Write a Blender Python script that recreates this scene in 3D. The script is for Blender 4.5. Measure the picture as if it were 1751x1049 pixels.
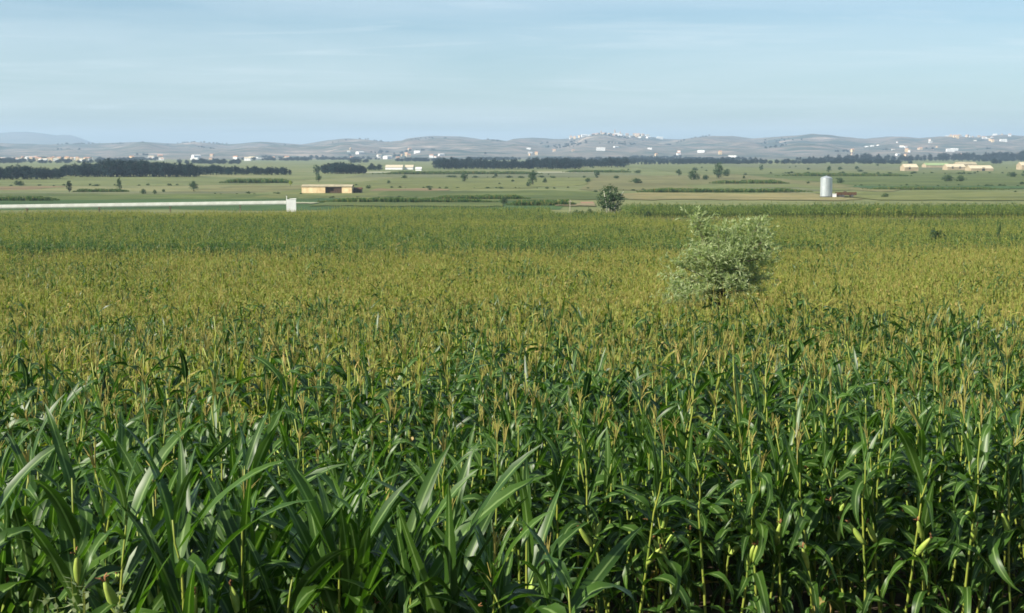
import bpy, math, random
import numpy as np
from mathutils import Matrix, Vector, Euler

for o in list(bpy.data.objects):
    bpy.data.objects.remove(o)
S = bpy.context.scene
COL = S.collection
PI = math.pi
R = math.radians
rnd = random.Random(11)
rng = np.random.default_rng(11)

# ------------------------------------------------------------------ camera
EYE = 4.14                      # the photographer stands on a bank above the maize
PITCH = math.atan(262.5 / 2432)
FPX, CX, CY = 2432.0, 875.5, 524.5
cam = bpy.data.cameras.new('camera')
cam.lens = 50.0
cam.sensor_width = 36.0
cam.sensor_fit = 'HORIZONTAL'
cam.clip_start = 0.1
cam.clip_end = 60000
camo = bpy.data.objects.new('camera', cam)
camo.location = (0, 0, EYE)
camo.rotation_euler = (PI / 2 - PITCH, 0, 0)
COL.objects.link(camo)
S.camera = camo

# ------------------------------------------------------------------ sky and sun
SUN_EL = R(36)
SUN_AZ = R(-117)                # clockwise from +Y (the view): behind and to the left
W = bpy.data.worlds.new('World')
S.world = W
W.use_nodes = True
wn, wl = W.node_tree.nodes, W.node_tree.links
wn.clear()
wout = wn.new('ShaderNodeOutputWorld')
wbg = wn.new('ShaderNodeBackground')
sky = wn.new('ShaderNodeTexSky')
sky.sky_type = 'NISHITA'
sky.sun_disc = False
sky.sun_elevation = SUN_EL
sky.sun_rotation = SUN_AZ
sky.altitude = 200
sky.air_density = 1.0
sky.dust_density = 0.6
sky.ozone_density = 3.0
tc = wn.new('ShaderNodeTexCoord')
sep = wn.new('ShaderNodeSeparateXYZ')
wl.new(tc.outputs['Generated'], sep.inputs[0])
def wmath(op, a, b=None):
    n = wn.new('ShaderNodeMath'); n.operation = op
    for i, v in enumerate((a, b)):
        if v is None: continue
        if isinstance(v, (int, float)): n.inputs[i].default_value = v
        else: wl.new(v, n.inputs[i])
    return n.outputs[0]
zz = wmath('ADD', wmath('MAXIMUM', sep.outputs[2], 0.0), 0.06)
cmb = wn.new('ShaderNodeCombineXYZ')
wl.new(wmath('DIVIDE', sep.outputs[0], zz), cmb.inputs[0])
wl.new(wmath('DIVIDE', sep.outputs[1], zz), cmb.inputs[1])
mp = wn.new('ShaderNodeMapping')
mp.inputs['Scale'].default_value = (0.26, 0.36, 1)
mp.inputs['Rotation'].default_value = (0, 0, R(7))
wl.new(cmb.outputs[0], mp.inputs[0])
nz = wn.new('ShaderNodeTexNoise')
nz.inputs['Scale'].default_value = 1.0
nz.inputs['Detail'].default_value = 6
nz.inputs['Roughness'].default_value = 0.55
nz.inputs['Distortion'].default_value = 0.5
wl.new(mp.outputs[0], nz.inputs['Vector'])
cr = wn.new('ShaderNodeValToRGB')
cr.color_ramp.elements[0].position = 0.30
cr.color_ramp.elements[0].color = (0.0, 0.0, 0.0, 1)
cr.color_ramp.elements[1].position = 0.78
cr.color_ramp.elements[1].color = (1, 1, 1, 1)
wl.new(nz.outputs[0], cr.inputs[0])
mp2 = wn.new('ShaderNodeMapping')
mp2.inputs['Scale'].default_value = (0.55, 1.6, 1)
mp2.inputs['Rotation'].default_value = (0, 0, R(-14))
mp2.inputs['Location'].default_value = (3.1, 1.7, 0)
wl.new(cmb.outputs[0], mp2.inputs[0])
nz2 = wn.new('ShaderNodeTexNoise')
nz2.inputs['Scale'].default_value = 1.0
nz2.inputs['Detail'].default_value = 8
nz2.inputs['Roughness'].default_value = 0.62
nz2.inputs['Distortion'].default_value = 1.2
wl.new(mp2.outputs[0], nz2.inputs['Vector'])
cr2 = wn.new('ShaderNodeValToRGB')
cr2.color_ramp.elements[0].position = 0.55
cr2.color_ramp.elements[0].color = (0, 0, 0, 1)
cr2.color_ramp.elements[1].position = 0.85
cr2.color_ramp.elements[1].color = (1, 1, 1, 1)
wl.new(nz2.outputs[0], cr2.inputs[0])
cfac = wmath('MINIMUM', wmath('ADD', wmath('MULTIPLY', cr.outputs[0], 0.55), wmath('MULTIPLY', cr2.outputs[0], 0.4)), 0.9)
wmix = wn.new('ShaderNodeMix'); wmix.data_type = 'RGBA'
wl.new(cfac, wmix.inputs[0])
tint = wn.new('ShaderNodeMix'); tint.data_type = 'RGBA'; tint.blend_type = 'MULTIPLY'
tint.inputs[0].default_value = 1.0
tint.inputs[7].default_value = (0.83, 0.99, 1.05, 1)
wl.new(sky.outputs[0], tint.inputs[6])
wl.new(tint.outputs[2], wmix.inputs[6])
wmix.inputs[7].default_value = (8.0, 8.9, 9.2, 1)      # thin cirrus, as bright as the lower sky
wl.new(wmix.outputs[2], wbg.inputs['Color'])
wbg.inputs['Strength'].default_value = 0.058
wl.new(wbg.outputs[0], wout.inputs['Surface'])

sd = bpy.data.lights.new('sun', 'SUN')
sd.energy = 5.0
sd.angle = R(0.53)
sd.color = (1.0, 0.93, 0.80)
so = bpy.data.objects.new('sun', sd)
TOSUN = Vector((math.sin(SUN_AZ) * math.cos(SUN_EL), math.cos(SUN_AZ) * math.cos(SUN_EL), math.sin(SUN_EL)))
so.rotation_euler = TOSUN.to_track_quat('Z', 'Y').to_euler()
so.location = (-60, -30, 60)
COL.objects.link(so)

S.view_settings.view_transform = 'Standard'
S.view_settings.look = 'None'
S.view_settings.exposure = 1.0
S.view_settings.gamma = 1.0
S.view_settings.use_curve_mapping = False
S.render.engine = 'CYCLES'
cy = S.cycles
cy.max_bounces = 6
cy.diffuse_bounces = 1
cy.glossy_bounces = 2
cy.transmission_bounces = 4
cy.transparent_max_bounces = 8
cy.volume_bounces = 0
cy.use_denoising = True
cy.filter_width = 1.7
cy.sample_clamp_indirect = 4

# ------------------------------------------------------------------ helpers
_PY = [-200, 3.5, 7.0, 10.8, 12, 17, 23, 35, 50, 80, 110, 130, 250, 330, 480, 20000]
_PZ = [2.5, 2.5, 1.15, 0.05, -0.05, -0.62, -1.26, -2.11, -2.96, -4.16, -5.21, -5.76, -8.06, -9.46, -10.86, -10.86]
def tz(y):
    return np.interp(y, _PY, _PZ)
def ray(px, py):
    xr, yr = (px - CX) / FPX, (CY - py) / FPX
    return Vector((xr, math.cos(PITCH) + yr * math.sin(PITCH), -math.sin(PITCH) + yr * math.cos(PITCH)))
def at(px, py, Y):
    d = ray(px, py)
    t = Y / d.y
    return Vector((d.x * t, Y, EYE + d.z * t))
def xat(px, Y):
    return (px - CX) / FPX * Y * 1.006
def gy(py):
    """distance at which the line of sight through row py meets the open ground"""
    d = ray(CX, py)
    Y = 13.0
    while Y < 12000:
        if EYE + d.z * Y / d.y <= tz(Y): return Y
        Y *= 1.002
    return Y

def mesh(name, verts, faces, mats=(), mi=None, smooth=False, uv=None):
    m = bpy.data.meshes.new(name)
    m.from_pydata([tuple(map(float, v)) for v in verts], [], [tuple(map(int, f)) for f in faces])
    for k in mats: m.materials.append(k)
    if mi is not None: m.polygons.foreach_set('material_index', np.asarray(mi, dtype=np.int32))
    if smooth: m.polygons.foreach_set('use_smooth', np.ones(len(m.polygons), dtype=bool))
    if uv is not None:
        l = m.uv_layers.new(name='UVMap')
        idx = np.empty(len(m.loops), dtype=np.int32); m.loops.foreach_get('vertex_index', idx)
        l.data.foreach_set('uv', np.asarray(uv, dtype=np.float32)[idx].ravel())
    m.update()
    return m
def obj(name, m, parent=None, loc=None, rot=None, scale=None, col=None):
    o = bpy.data.objects.new(name, m)
    (col or COL).objects.link(o)
    if parent is not None: o.parent = parent
    if loc is not None: o.location = loc
    if rot is not None: o.rotation_euler = rot
    if scale is not None: o.scale = (scale,) * 3 if isinstance(scale, (int, float)) else scale
    return o
def tag(o, label=None, cat=None, group=None, kind=None):
    if label: o['label'] = label
    if cat: o['category'] = cat
    if group: o['group'] = group
    if kind: o['kind'] = kind
    return o
def thing(name, label, cat, loc=(0, 0, 0), rz=0.0, group=None):
    o = obj(name, None, loc=loc, rot=(0, 0, rz))
    o.empty_display_size = 0.3
    return tag(o, label, cat, group)

_ONES = ['', 'first', 'second', 'third', 'fourth', 'fifth', 'sixth', 'seventh', 'eighth', 'ninth', 'tenth', 'eleventh', 'twelfth', 'thirteenth', 'fourteenth', 'fifteenth', 'sixteenth', 'seventeenth', 'eighteenth', 'nineteenth']
_TENS = ['', '', 'twent', 'thirt', 'fort', 'fift', 'sixt', 'sevent', 'eight', 'ninet']
def ordinal(i):
    if i < 20: return _ONES[i]
    if i >= 100: return 'hundred' + ('th' if i == 100 else ' and ' + ordinal(i - 100))
    return _TENS[i // 10] + ('ieth' if i % 10 == 0 else 'y-' + _ONES[i % 10])
def number(things, fmt):
    """alike things told apart by their place as the camera sees them, left to right"""
    for i, o in enumerate(sorted(things, key=lambda o: o.location.x / o.location.y)):
        o['label'] = fmt % ordinal(i + 1)
class MB:
    def __init__(s): s.v, s.f, s.m, s.u = [], [], [], []
    def add(s, v, f, m=0, uv=None):
        b = len(s.v)
        s.v.extend([tuple(p) for p in v]); s.f.extend([tuple(i + b for i in q) for q in f])
        s.m.extend([m] * len(f) if isinstance(m, int) else list(m))
        s.u.extend(uv if uv is not None else [(0.0, 0.0)] * len(v))
    def box(s, x0, x1, y0, y1, z0, z1, m=0):
        v = [(x0, y0, z0), (x1, y0, z0), (x1, y1, z0), (x0, y1, z0), (x0, y0, z1), (x1, y0, z1), (x1, y1, z1), (x0, y1, z1)]
        s.add(v, [(3, 2, 1, 0), (4, 5, 6, 7), (0, 1, 5, 4), (1, 2, 6, 5), (2, 3, 7, 6), (3, 0, 4, 7)], m)
    def tube(s, pts, rad, n=6, m=0, cap=True):
        pts = [Vector(p) for p in pts]
        v, f = [], []
        for i, p in enumerate(pts):
            t = (pts[min(i + 1, len(pts) - 1)] - pts[max(i - 1, 0)]).normalized()
            a = t.cross(Vector((0.31, 0.95, 0.05))); a = a.normalized() if a.length > 1e-4 else Vector((1, 0, 0))
            b = t.cross(a)
            r = rad[i] if hasattr(rad, '__len__') else rad
            for k in range(n):
                w = 2 * PI * k / n
                v.append(p + (a * math.cos(w) + b * math.sin(w)) * r)
        for i in range(len(pts) - 1):
            for k in range(n):
                f.append((i * n + k, i * n + (k + 1) % n, (i + 1) * n + (k + 1) % n, (i + 1) * n + k))
        if cap:
            f.append(tuple(range(n - 1, -1, -1))); f.append(tuple((len(pts) - 1) * n + k for k in range(n)))
        s.add(v, f, m)
    def lathe(s, prof, n=24, m=0):
        v, f = [], []
        for r, z in prof:
            for k in range(n):
                w = 2 * PI * k / n
                v.append((r * math.cos(w), r * math.sin(w), z))
        for i in range(len(prof) - 1):
            for k in range(n):
                f.append((i * n + k, i * n + (k + 1) % n, (i + 1) * n + (k + 1) % n, (i + 1) * n + k))
        f.append(tuple(range(n - 1, -1, -1))); f.append(tuple((len(prof) - 1) * n + k for k in range(n)))
        s.add(v, f, m)
    def mesh(s, name, mats, smooth=False, uv=False):
        return mesh(name, s.v, s.f, mats if isinstance(mats, (list, tuple)) else [mats], s.m, smooth, s.u if uv else None)

# ------------------------------------------------------------------ materials
def new_mat(name):
    m = bpy.data.materials.new(name); m.use_nodes = True
    n, l = m.node_tree.nodes, m.node_tree.links
    n.clear()
    out = n.new('ShaderNodeOutputMaterial'); b = n.new('ShaderNodeBsdfPrincipled')
    l.new(b.outputs[0], out.inputs[0])
    return m, n, l, b, out
def noise(n, l, scale, detail=3, rough=0.55, vec=None, stretch=None, coord='Object'):
    t = n.new('ShaderNodeTexNoise')
    t.inputs['Scale'].default_value = scale; t.inputs['Detail'].default_value = detail; t.inputs['Roughness'].default_value = rough
    if vec is None:
        c = n.new('ShaderNodeTexCoord'); vec = c.outputs[coord]
    if stretch:
        q = n.new('ShaderNodeMapping'); q.inputs['Scale'].default_value = stretch
        l.new(vec, q.inputs[0]); vec = q.outputs[0]
    l.new(vec, t.inputs['Vector'])
    return t.outputs[0]
def ramp(n, l, src, stops):
    r = n.new('ShaderNodeValToRGB')
    e = r.color_ramp.elements
    while len(e) < len(stops): e.new(0.5)
    for k, (p, c) in enumerate(stops):
        e[k].position = p; e[k].color = (*c, 1)
    l.new(src, r.inputs[0])
    return r.outputs[0]
def mixc(n, l, fac, a, b, mode='MIX'):
    x = n.new('ShaderNodeMix'); x.data_type = 'RGBA'; x.blend_type = mode
    for i, v in ((0, fac), (6, a), (7, b)):
        if isinstance(v, (int, float)): x.inputs[i].default_value = v
        elif isinstance(v, tuple): x.inputs[i].default_value = (*v, 1)
        else: l.new(v, x.inputs[i])
    return x.outputs[2]
def mixed(name, c0, c1, scale, rough=0.9, stretch=None, detail=4, lo=0.35, hi=0.65, bump=0.0, spec=0.3, metallic=0.0, c2=None):
    m, n, l, b, out = new_mat(name)
    f = noise(n, l, scale, detail, stretch=stretch)
    stops = [(lo, c0), (hi, c1)] if c2 is None else [(lo, c0), ((lo + hi) / 2, c1), (hi, c2)]
    l.new(ramp(n, l, f, stops), b.inputs['Base Color'])
    b.inputs['Roughness'].default_value = rough
    b.inputs['Specular IOR Level'].default_value = spec
    b.inputs['Metallic'].default_value = metallic
    if bump:
        bp = n.new('ShaderNodeBump'); bp.inputs['Strength'].default_value = bump
        l.new(noise(n, l, scale * 6, 5), bp.inputs['Height']); l.new(bp.outputs[0], b.inputs['Normal'])
    return m
def foliage(name, c0, c1, rough=0.5, spec=0.4, trans=0.3, tcol=None, rib=None, dry=None, dry_amt=0.0):
    """leaf: per-leaf (or per-plant) hue, optional pale midrib and dried margins, light passing through the blade"""
    c0, c1 = tuple(x * .83 for x in c0), tuple(x * .83 for x in c1)
    m, n, l, b, out = new_mat(name)
    oi = n.new('ShaderNodeObjectInfo')
    geo = n.new('ShaderNodeNewGeometry')
    ri = n.new('ShaderNodeMath'); ri.operation = 'MULTIPLY_ADD'
    l.new(geo.outputs['Random Per Island'], ri.inputs[0]); ri.inputs[1].default_value = 0.6
    h = n.new('ShaderNodeMath'); h.operation = 'MULTIPLY'; l.new(oi.outputs['Random'], h.inputs[0]); h.inputs[1].default_value = 0.4
    l.new(h.outputs[0], ri.inputs[2])
    col = ramp(n, l, ri.outputs[0], [(0.1, c0), (0.9, c1)])
    if rib or dry:
        uv = n.new('ShaderNodeUVMap')
        sp = n.new('ShaderNodeSeparateXYZ'); l.new(uv.outputs[0], sp.inputs[0])
    if dry:
        f = noise(n, l, 9.0, 3)
        a = n.new('ShaderNodeMath'); a.operation = 'MULTIPLY_ADD'
        l.new(sp.outputs[1], a.inputs[0]); a.inputs[1].default_value = 0.35; l.new(f, a.inputs[2])
        a2 = n.new('ShaderNodeMath'); a2.operation = 'MULTIPLY_ADD'
        l.new(ri.outputs[0], a2.inputs[0]); a2.inputs[1].default_value = 0.35; l.new(a.outputs[0], a2.inputs[2])
        fr = ramp(n, l, a2.outputs[0], [(0.92 - dry_amt, (0, 0, 0)), (1.22 - dry_amt, (1, 1, 1))])
        col = mixc(n, l, fr, col, dry)
    if rib:
        d = n.new('ShaderNodeMath'); d.operation = 'SUBTRACT'; l.new(sp.outputs[0], d.inputs[0]); d.inputs[1].default_value = 0.5
        ab = n.new('ShaderNodeMath'); ab.operation = 'ABSOLUTE'; l.new(d.outputs[0], ab.inputs[0])
        rf = ramp(n, l, ab.outputs[0], [(0.03, (0.75, 0.75, 0.75)), (0.10, (0, 0, 0))])
        col = mixc(n, l, rf, col, rib)
    l.new(col, b.inputs['Base Color'])
    b.inputs['Roughness'].default_value = rough
    b.inputs['Specular IOR Level'].default_value = spec
    if trans:
        t = n.new('ShaderNodeBsdfTranslucent')
        tc_ = mixc(n, l, 1.0, col, tcol or (1.3, 1.6, 0.5), 'MULTIPLY')
        l.new(tc_, t.inputs[0])
        mx = n.new('ShaderNodeMixShader'); mx.inputs[0].default_value = trans
        l.new(b.outputs[0], mx.inputs[1]); l.new(t.outputs[0], mx.inputs[2]); l.new(mx.outputs[0], out.inputs[0])
    return m

M = {}
M['leaf'] = foliage('maize leaf', (0.012, 0.046, 0.009), (0.074, 0.155, 0.018), 0.42, 0.38, 0.32, rib=(0.20, 0.30, 0.10), dry=(0.24, 0.24, 0.07), dry_amt=-0.10)
M['leaf_fresh'] = foliage('fresh maize leaf', (0.050, 0.105, 0.020), (0.115, 0.155, 0.030), 0.55, 0.3, 0.3, rib=(0.24, 0.32, 0.10))
M['leaf_pale'] = foliage('sunlit pale maize leaf', (0.125, 0.170, 0.020), (0.30, 0.285, 0.046), 0.6, 0.25, 0.32, rib=(0.30, 0.34, 0.12), dry=(0.32, 0.27, 0.09), dry_amt=-0.05)  # paler copy of the leaf: sun on far tops put into its colour
M['leaf_dry'] = foliage('drying maize leaf', (0.16, 0.20, 0.035), (0.36, 0.28, 0.08), 0.6, 0.3, 0.25, rib=(0.36, 0.33, 0.14), dry=(0.42, 0.29, 0.11), dry_amt=0.25)
M['stalk'] = mixed('maize stalk', (0.13, 0.19, 0.028), (0.30, 0.32, 0.05), 3.0, 0.5, spec=0.4)
M['tassel'] = foliage('maize tassel', (0.29, 0.30, 0.066), (0.50, 0.41, 0.125), 0.8, 0.2, 0.25, tcol=(1.1, 1.1, 0.7))
M['husk'] = mixed('ear husk', (0.22, 0.32, 0.05), (0.36, 0.42, 0.09), 12, 0.55)
M['silk'] = mixed('ear silk', (0.16, 0.07, 0.03), (0.30, 0.15, 0.06), 40, 0.8)
M['soil'] = mixed('field soil', (0.075, 0.055, 0.036), (0.15, 0.11, 0.07), 1.2, 0.95, bump=0.4)
M['bark'] = mixed('bark', (0.05, 0.04, 0.03), (0.12, 0.095, 0.07), 6, 0.9, bump=0.5)
M['bark_pale'] = mixed('pale bark', (0.42, 0.40, 0.32), (0.60, 0.57, 0.48), 5, 0.8, bump=0.3)
M['willow'] = foliage('silvery willow leaf', (0.26, 0.33, 0.14), (0.66, 0.72, 0.40), 0.5, 0.5, 0.45, tcol=(1.2, 1.4, 0.7))
M['wood_leaf'] = foliage('dark wood leaf', (0.003, 0.018, 0.016), (0.010, 0.036, 0.028), 0.6, 0.15, 0.1)
M['tree_leaf'] = foliage('tree leaf', (0.022, 0.060, 0.018), (0.060, 0.120, 0.030), 0.6, 0.3, 0.2)
M['bush_leaf'] = foliage('bush leaf', (0.022, 0.060, 0.014), (0.065, 0.115, 0.028), 0.6, 0.3, 0.2)
M['cypress'] = foliage('cypress leaf', (0.010, 0.030, 0.012), (0.025, 0.055, 0.018), 0.7, 0.2, 0.1)
M['yellow_leaf'] = foliage('yellow leaf', (0.35, 0.40, 0.05), (0.55, 0.55, 0.10), 0.6, 0.3, 0.3)
M['crop'] = foliage('far crop leaf', (0.040, 0.105, 0.022), (0.095, 0.165, 0.035), 0.6, 0.3, 0.2)
M['crop_top'] = foliage('far crop tops', (0.20, 0.20, 0.06), (0.30, 0.26, 0.09), 0.8, 0.2, 0.2, tcol=(1, 1, 0.7))
M['concrete'] = mixed('canal concrete', (0.64, 0.63, 0.56), (0.80, 0.79, 0.72), 0.5, 0.85, bump=0.15)
M['white'] = mixed('whitewash', (0.74, 0.73, 0.70), (0.84, 0.83, 0.80), 0.6, 0.85)
M['ochre'] = mixed('ochre render', (0.58, 0.41, 0.22), (0.80, 0.63, 0.38), 0.45, 0.9, bump=0.1)
M['tan'] = mixed('tan render', (0.46, 0.36, 0.24), (0.60, 0.48, 0.33), 0.35, 0.9)
M['tile'] = mixed('clay tile', (0.40, 0.20, 0.12), (0.58, 0.33, 0.21), 1.5, 0.9, bump=0.3)
M['tile_pale'] = mixed('weathered roof tile', (0.42, 0.36, 0.25), (0.56, 0.48, 0.34), 1.0, 0.9, bump=0.3)
M['barn_roof'] = mixed('dusty barn roof', (0.26, 0.23, 0.15), (0.40, 0.34, 0.22), 0.5, 0.95, bump=0.3)
M['pier_shade'] = mixed('shade-dark pier concrete', (0.20, 0.16, 0.09), (0.29, 0.23, 0.14), 0.5, 0.95)  # dark tone stands for the shadow under the canal trough
M['old_roof'] = mixed('old mossy roof', (0.24, 0.21, 0.12), (0.34, 0.28, 0.17), 0.8, 0.95)
M['farm'] = mixed('dusty farm wall', (0.27, 0.22, 0.14), (0.38, 0.30, 0.20), 0.3, 0.9)
M['green_roof'] = mixed('green sheet roof', (0.20, 0.28, 0.12), (0.28, 0.35, 0.17), 0.6, 0.7)
M['pale_roof'] = mixed('pale sheet roof', (0.58, 0.57, 0.52), (0.74, 0.72, 0.67), 0.5, 0.7)
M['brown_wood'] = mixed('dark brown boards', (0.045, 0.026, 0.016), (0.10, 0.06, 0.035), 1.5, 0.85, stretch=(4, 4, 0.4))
M['rust'] = mixed('rusty steel', (0.06, 0.032, 0.015), (0.13, 0.065, 0.03), 3, 0.8)
M['zinc'] = mixed('galvanised steel', (0.40, 0.44, 0.45), (0.54, 0.57, 0.58), 0.8, 0.42, stretch=(2, 2, .5), metallic=0.55, spec=0.5)
M['dark_metal'] = mixed('dark steel', (0.05, 0.05, 0.05), (0.10, 0.10, 0.10), 3, 0.6)
M['post'] = mixed('weathered post', (0.30, 0.27, 0.20), (0.42, 0.38, 0.30), 5, 0.85)
M['glass'] = mixed('window glass', (0.02, 0.025, 0.03), (0.05, 0.055, 0.06), 1, 0.15, spec=0.6)

# ------------------------------------------------------------------ the ground
def ground_material():
    m, n, l, b, out = new_mat('valley ground')
    f1 = noise(n, l, 1.0, 5, stretch=(0.004, 0.010, 1))
    f2 = noise(n, l, 1.0, 6, stretch=(0.05, 0.09, 1))
    col = ramp(n, l, f1, [(0.30, (0.11, 0.138, 0.048)), (0.42, (0.17, 0.175, 0.068)), (0.52, (0.105, 0.13, 0.042)), (0.60, (0.20, 0.185, 0.085)), (0.72, (0.135, 0.155, 0.058))])
    col = mixc(n, l, ramp(n, l, f2, [(0.40, (0, 0, 0)), (0.66, (0.75, 0.75, 0.75))]), col, (0.09, 0.115, 0.045))
    # bare soil on the bank and under the near maize
    c = n.new('ShaderNodeTexCoord'); s_ = n.new('ShaderNodeSeparateXYZ'); l.new(c.outputs['Object'], s_.inputs[0])
    mr = n.new('ShaderNodeMapRange'); mr.inputs[1].default_value = 255; mr.inputs[2].default_value = 320
    l.new(s_.outputs[1], mr.inputs[0])
    soil = ramp(n, l, noise(n, l, 1.4, 6), [(0.3, (0.045, 0.034, 0.024)), (0.7, (0.10, 0.078, 0.05))])
    col = mixc(n, l, mr.outputs[0], soil, col)
    l.new(col, b.inputs['Base Color'])
    b.inputs['Roughness'].default_value = 0.95; b.inputs['Specular IOR Level'].default_value = 0.15
    return m
ys = sorted(set([-150, -60, -20, 0, 3.5, 5, 6, 7, 8, 9, 10, 10.8, 12, 14, 17, 20, 23, 29, 35, 42, 50, 65, 80, 95, 110, 130, 160, 190, 220, 250, 290, 330, 380, 430, 480, 560, 700, 900, 1200, 1600, 2200, 3000, 4000, 5500, 9000]))
xs = np.linspace(-1, 1, 41)
gv = []
for y in ys:
    half = 60 + max(y, 0) * 0.95 + (300 if y > 400 else 0)
    for x in xs: gv.append((x * half, y, tz(y)))
nx = len(xs)
gf = [(j * nx + i, j * nx + i + 1, (j + 1) * nx + i + 1, (j + 1) * nx + i) for j in range(len(ys) - 1) for i in range(nx - 1)]
tag(obj('ground', mesh('ground', gv, gf, [ground_material()])), kind='structure', label='gently sloping valley ground under the fields')

# --- hills -----------------------------------------------------------------
def vnoise(x, y, seed=0):
    """smooth value noise on arrays"""
    x, y = np.asarray(x, float), np.asarray(y, float)
    xi, yi = np.floor(x).astype(np.int64), np.floor(y).astype(np.int64)
    fx, fy = x - xi, y - yi
    fx, fy = fx * fx * (3 - 2 * fx), fy * fy * (3 - 2 * fy)
    def h(a, b):
        q = (a * 374761393 + b * 668265263 + seed * 1442695041) & 0xffffffff
        q = ((q ^ (q >> 13)) * 1274126177) & 0xffffffff
        return ((q ^ (q >> 16)) & 0xffff) / 65535.0
    return (h(xi, yi) * (1 - fx) + h(xi + 1, yi) * fx) * (1 - fy) + (h(xi, yi + 1) * (1 - fx) + h(xi + 1, yi + 1) * fx) * fy
def fbm(x, y, seed=0, o=4):
    s, a, t = 0, 0.5, 0
    for k in range(o):
        s = s + a * vnoise(np.asarray(x) * 2 ** k, np.asarray(y) * 2 ** k, seed + k); t += a; a *= 0.5
    return s / t
SKY_PX = [-1500, -700, 0, 120, 175, 250, 300, 400, 460, 520, 560, 600, 650, 682, 700, 740, 790, 830, 860, 880, 910, 950, 985, 1000, 1030, 1100, 1130, 1160, 1200, 1250, 1280, 1330, 1380, 1420, 1470, 1510, 1560, 1600, 1650, 1700, 1751, 2200, 3200]
SKY_PY = [240, 246, 249, 248, 246, 243, 246, 247, 243, 248, 241, 238, 242, 244, 237, 233, 234, 240, 244, 238, 236, 239, 237, 234, 232, 233, 238, 239, 234, 234, 238, 235, 231, 234, 239, 235, 237, 234, 236, 233, 234, 238, 240]
HILL_Y0, HILL_Y1 = 3300.0, 7000.0
def hill_z(px, Y):
    px, Y = np.asarray(px, float), np.asarray(Y, float)
    H = EYE + (262 - np.interp(px, SKY_PX, SKY_PY)) / FPX * HILL_Y1
    t = np.clip((Y - HILL_Y0) / (HILL_Y1 - HILL_Y0), 0, 1.25)
    s = np.where(t < 1, t * t * (3 - 2 * t) * 0.55 + t * 0.45, 1 - (t - 1) * 1.6)
    roll = (fbm(px / 85.0, Y / 520.0, 5) - 0.5) * 70 * np.clip(t * 1.6, 0, 1) * np.clip((1 - t) * 3.0, 0, 1)
    return -10.86 - 2.0 * (t < 0.01) + (H + 10.86) * s + roll
hp = np.linspace(-1500, 3200, 420)
hy = np.concatenate([np.linspace(HILL_Y0 - 60, HILL_Y1, 64), np.linspace(HILL_Y1 + 150, 8400, 7)])
PX, YY = np.meshgrid(hp, hy)
HZ = hill_z(PX, YY)
HX = (PX - CX) / FPX * YY * 1.006
hv = np.stack([HX.ravel(), YY.ravel(), HZ.ravel()], 1)
a, b_ = len(hp), len(hy)
hf = [(j * a + i, j * a + i + 1, (j + 1) * a + i + 1, (j + 1) * a + i) for j in range(b_ - 1) for i in range(a - 1)]
def hill_material():
    m, n, l, b, out = new_mat('dry hills')
    f1 = noise(n, l, 1.0, 6, 0.6, stretch=(0.0021, 0.0046, 0.012))
    f2 = noise(n, l, 1.0, 5, 0.6, stretch=(0.010, 0.020, 0.05))
    col = ramp(n, l, f1, [(0.34, (0.04, 0.06, 0.05)), (0.44, (0.08, 0.09, 0.07)), (0.50, (0.23, 0.185, 0.15)), (0.56, (0.09, 0.095, 0.085)), (0.64, (0.38, 0.30, 0.24)), (0.72, (0.06, 0.08, 0.065))])
    col = mixc(n, l, ramp(n, l, f2, [(0.48, (0, 0, 0)), (0.62, (0.85, 0.85, 0.85))]), col, (0.05, 0.075, 0.06))
    l.new(col, b.inputs['Base Color']); b.inputs['Roughness'].default_value = 1.0; b.inputs['Specular IOR Level'].default_value = 0.1
    return m
tag(obj('hills', mesh('hills', hv, hf, [hill_material()], smooth=True)), kind='structure', label='low dry hills closing the valley')
# blue mountains far behind on the left
mp_ = np.linspace(-1500, 420, 160)
MPX = [-1500, -900, -400, -150, 0, 35, 60, 85, 105, 122, 135, 150, 170, 230, 420]
MPY = [222, 214, 224, 232, 229, 226, 226, 229, 232, 231, 232, 238, 245, 252, 262]
my = np.array([9200, 10000, 10600, 11100, 11500, 12300, 13000.])
mv, ms = [], [0.0, 0.35, 0.7, 0.93, 1.0, 0.7, 0.2]
for Y, s_ in zip(my, ms):
    for p_ in mp_:
        H = EYE + (262 - np.interp(p_, MPX, MPY)) / FPX * 11500
        mv.append(((p_ - CX) / FPX * Y * 1.006, Y, -12 + (H + 12) * s_ + (fbm(p_ / 30, Y / 300, 9) - 0.5) * 25 * s_ * (1 - abs(s_ - 1) * 0 if s_ < 1 else 0.15)))
a = len(mp_)
mf = [(j * a + i, j * a + i + 1, (j + 1) * a + i + 1, (j + 1) * a + i) for j in range(len(my) - 1) for i in range(a - 1)]
tag(obj('mountains', mesh('mountains', mv, mf, [mixed('mountain scrub', (0.06, 0.08, 0.06), (0.13, 0.125, 0.095), 0.004, 1.0)], smooth=True)), kind='structure', label='hazy blue mountains beyond the hills')

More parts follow.
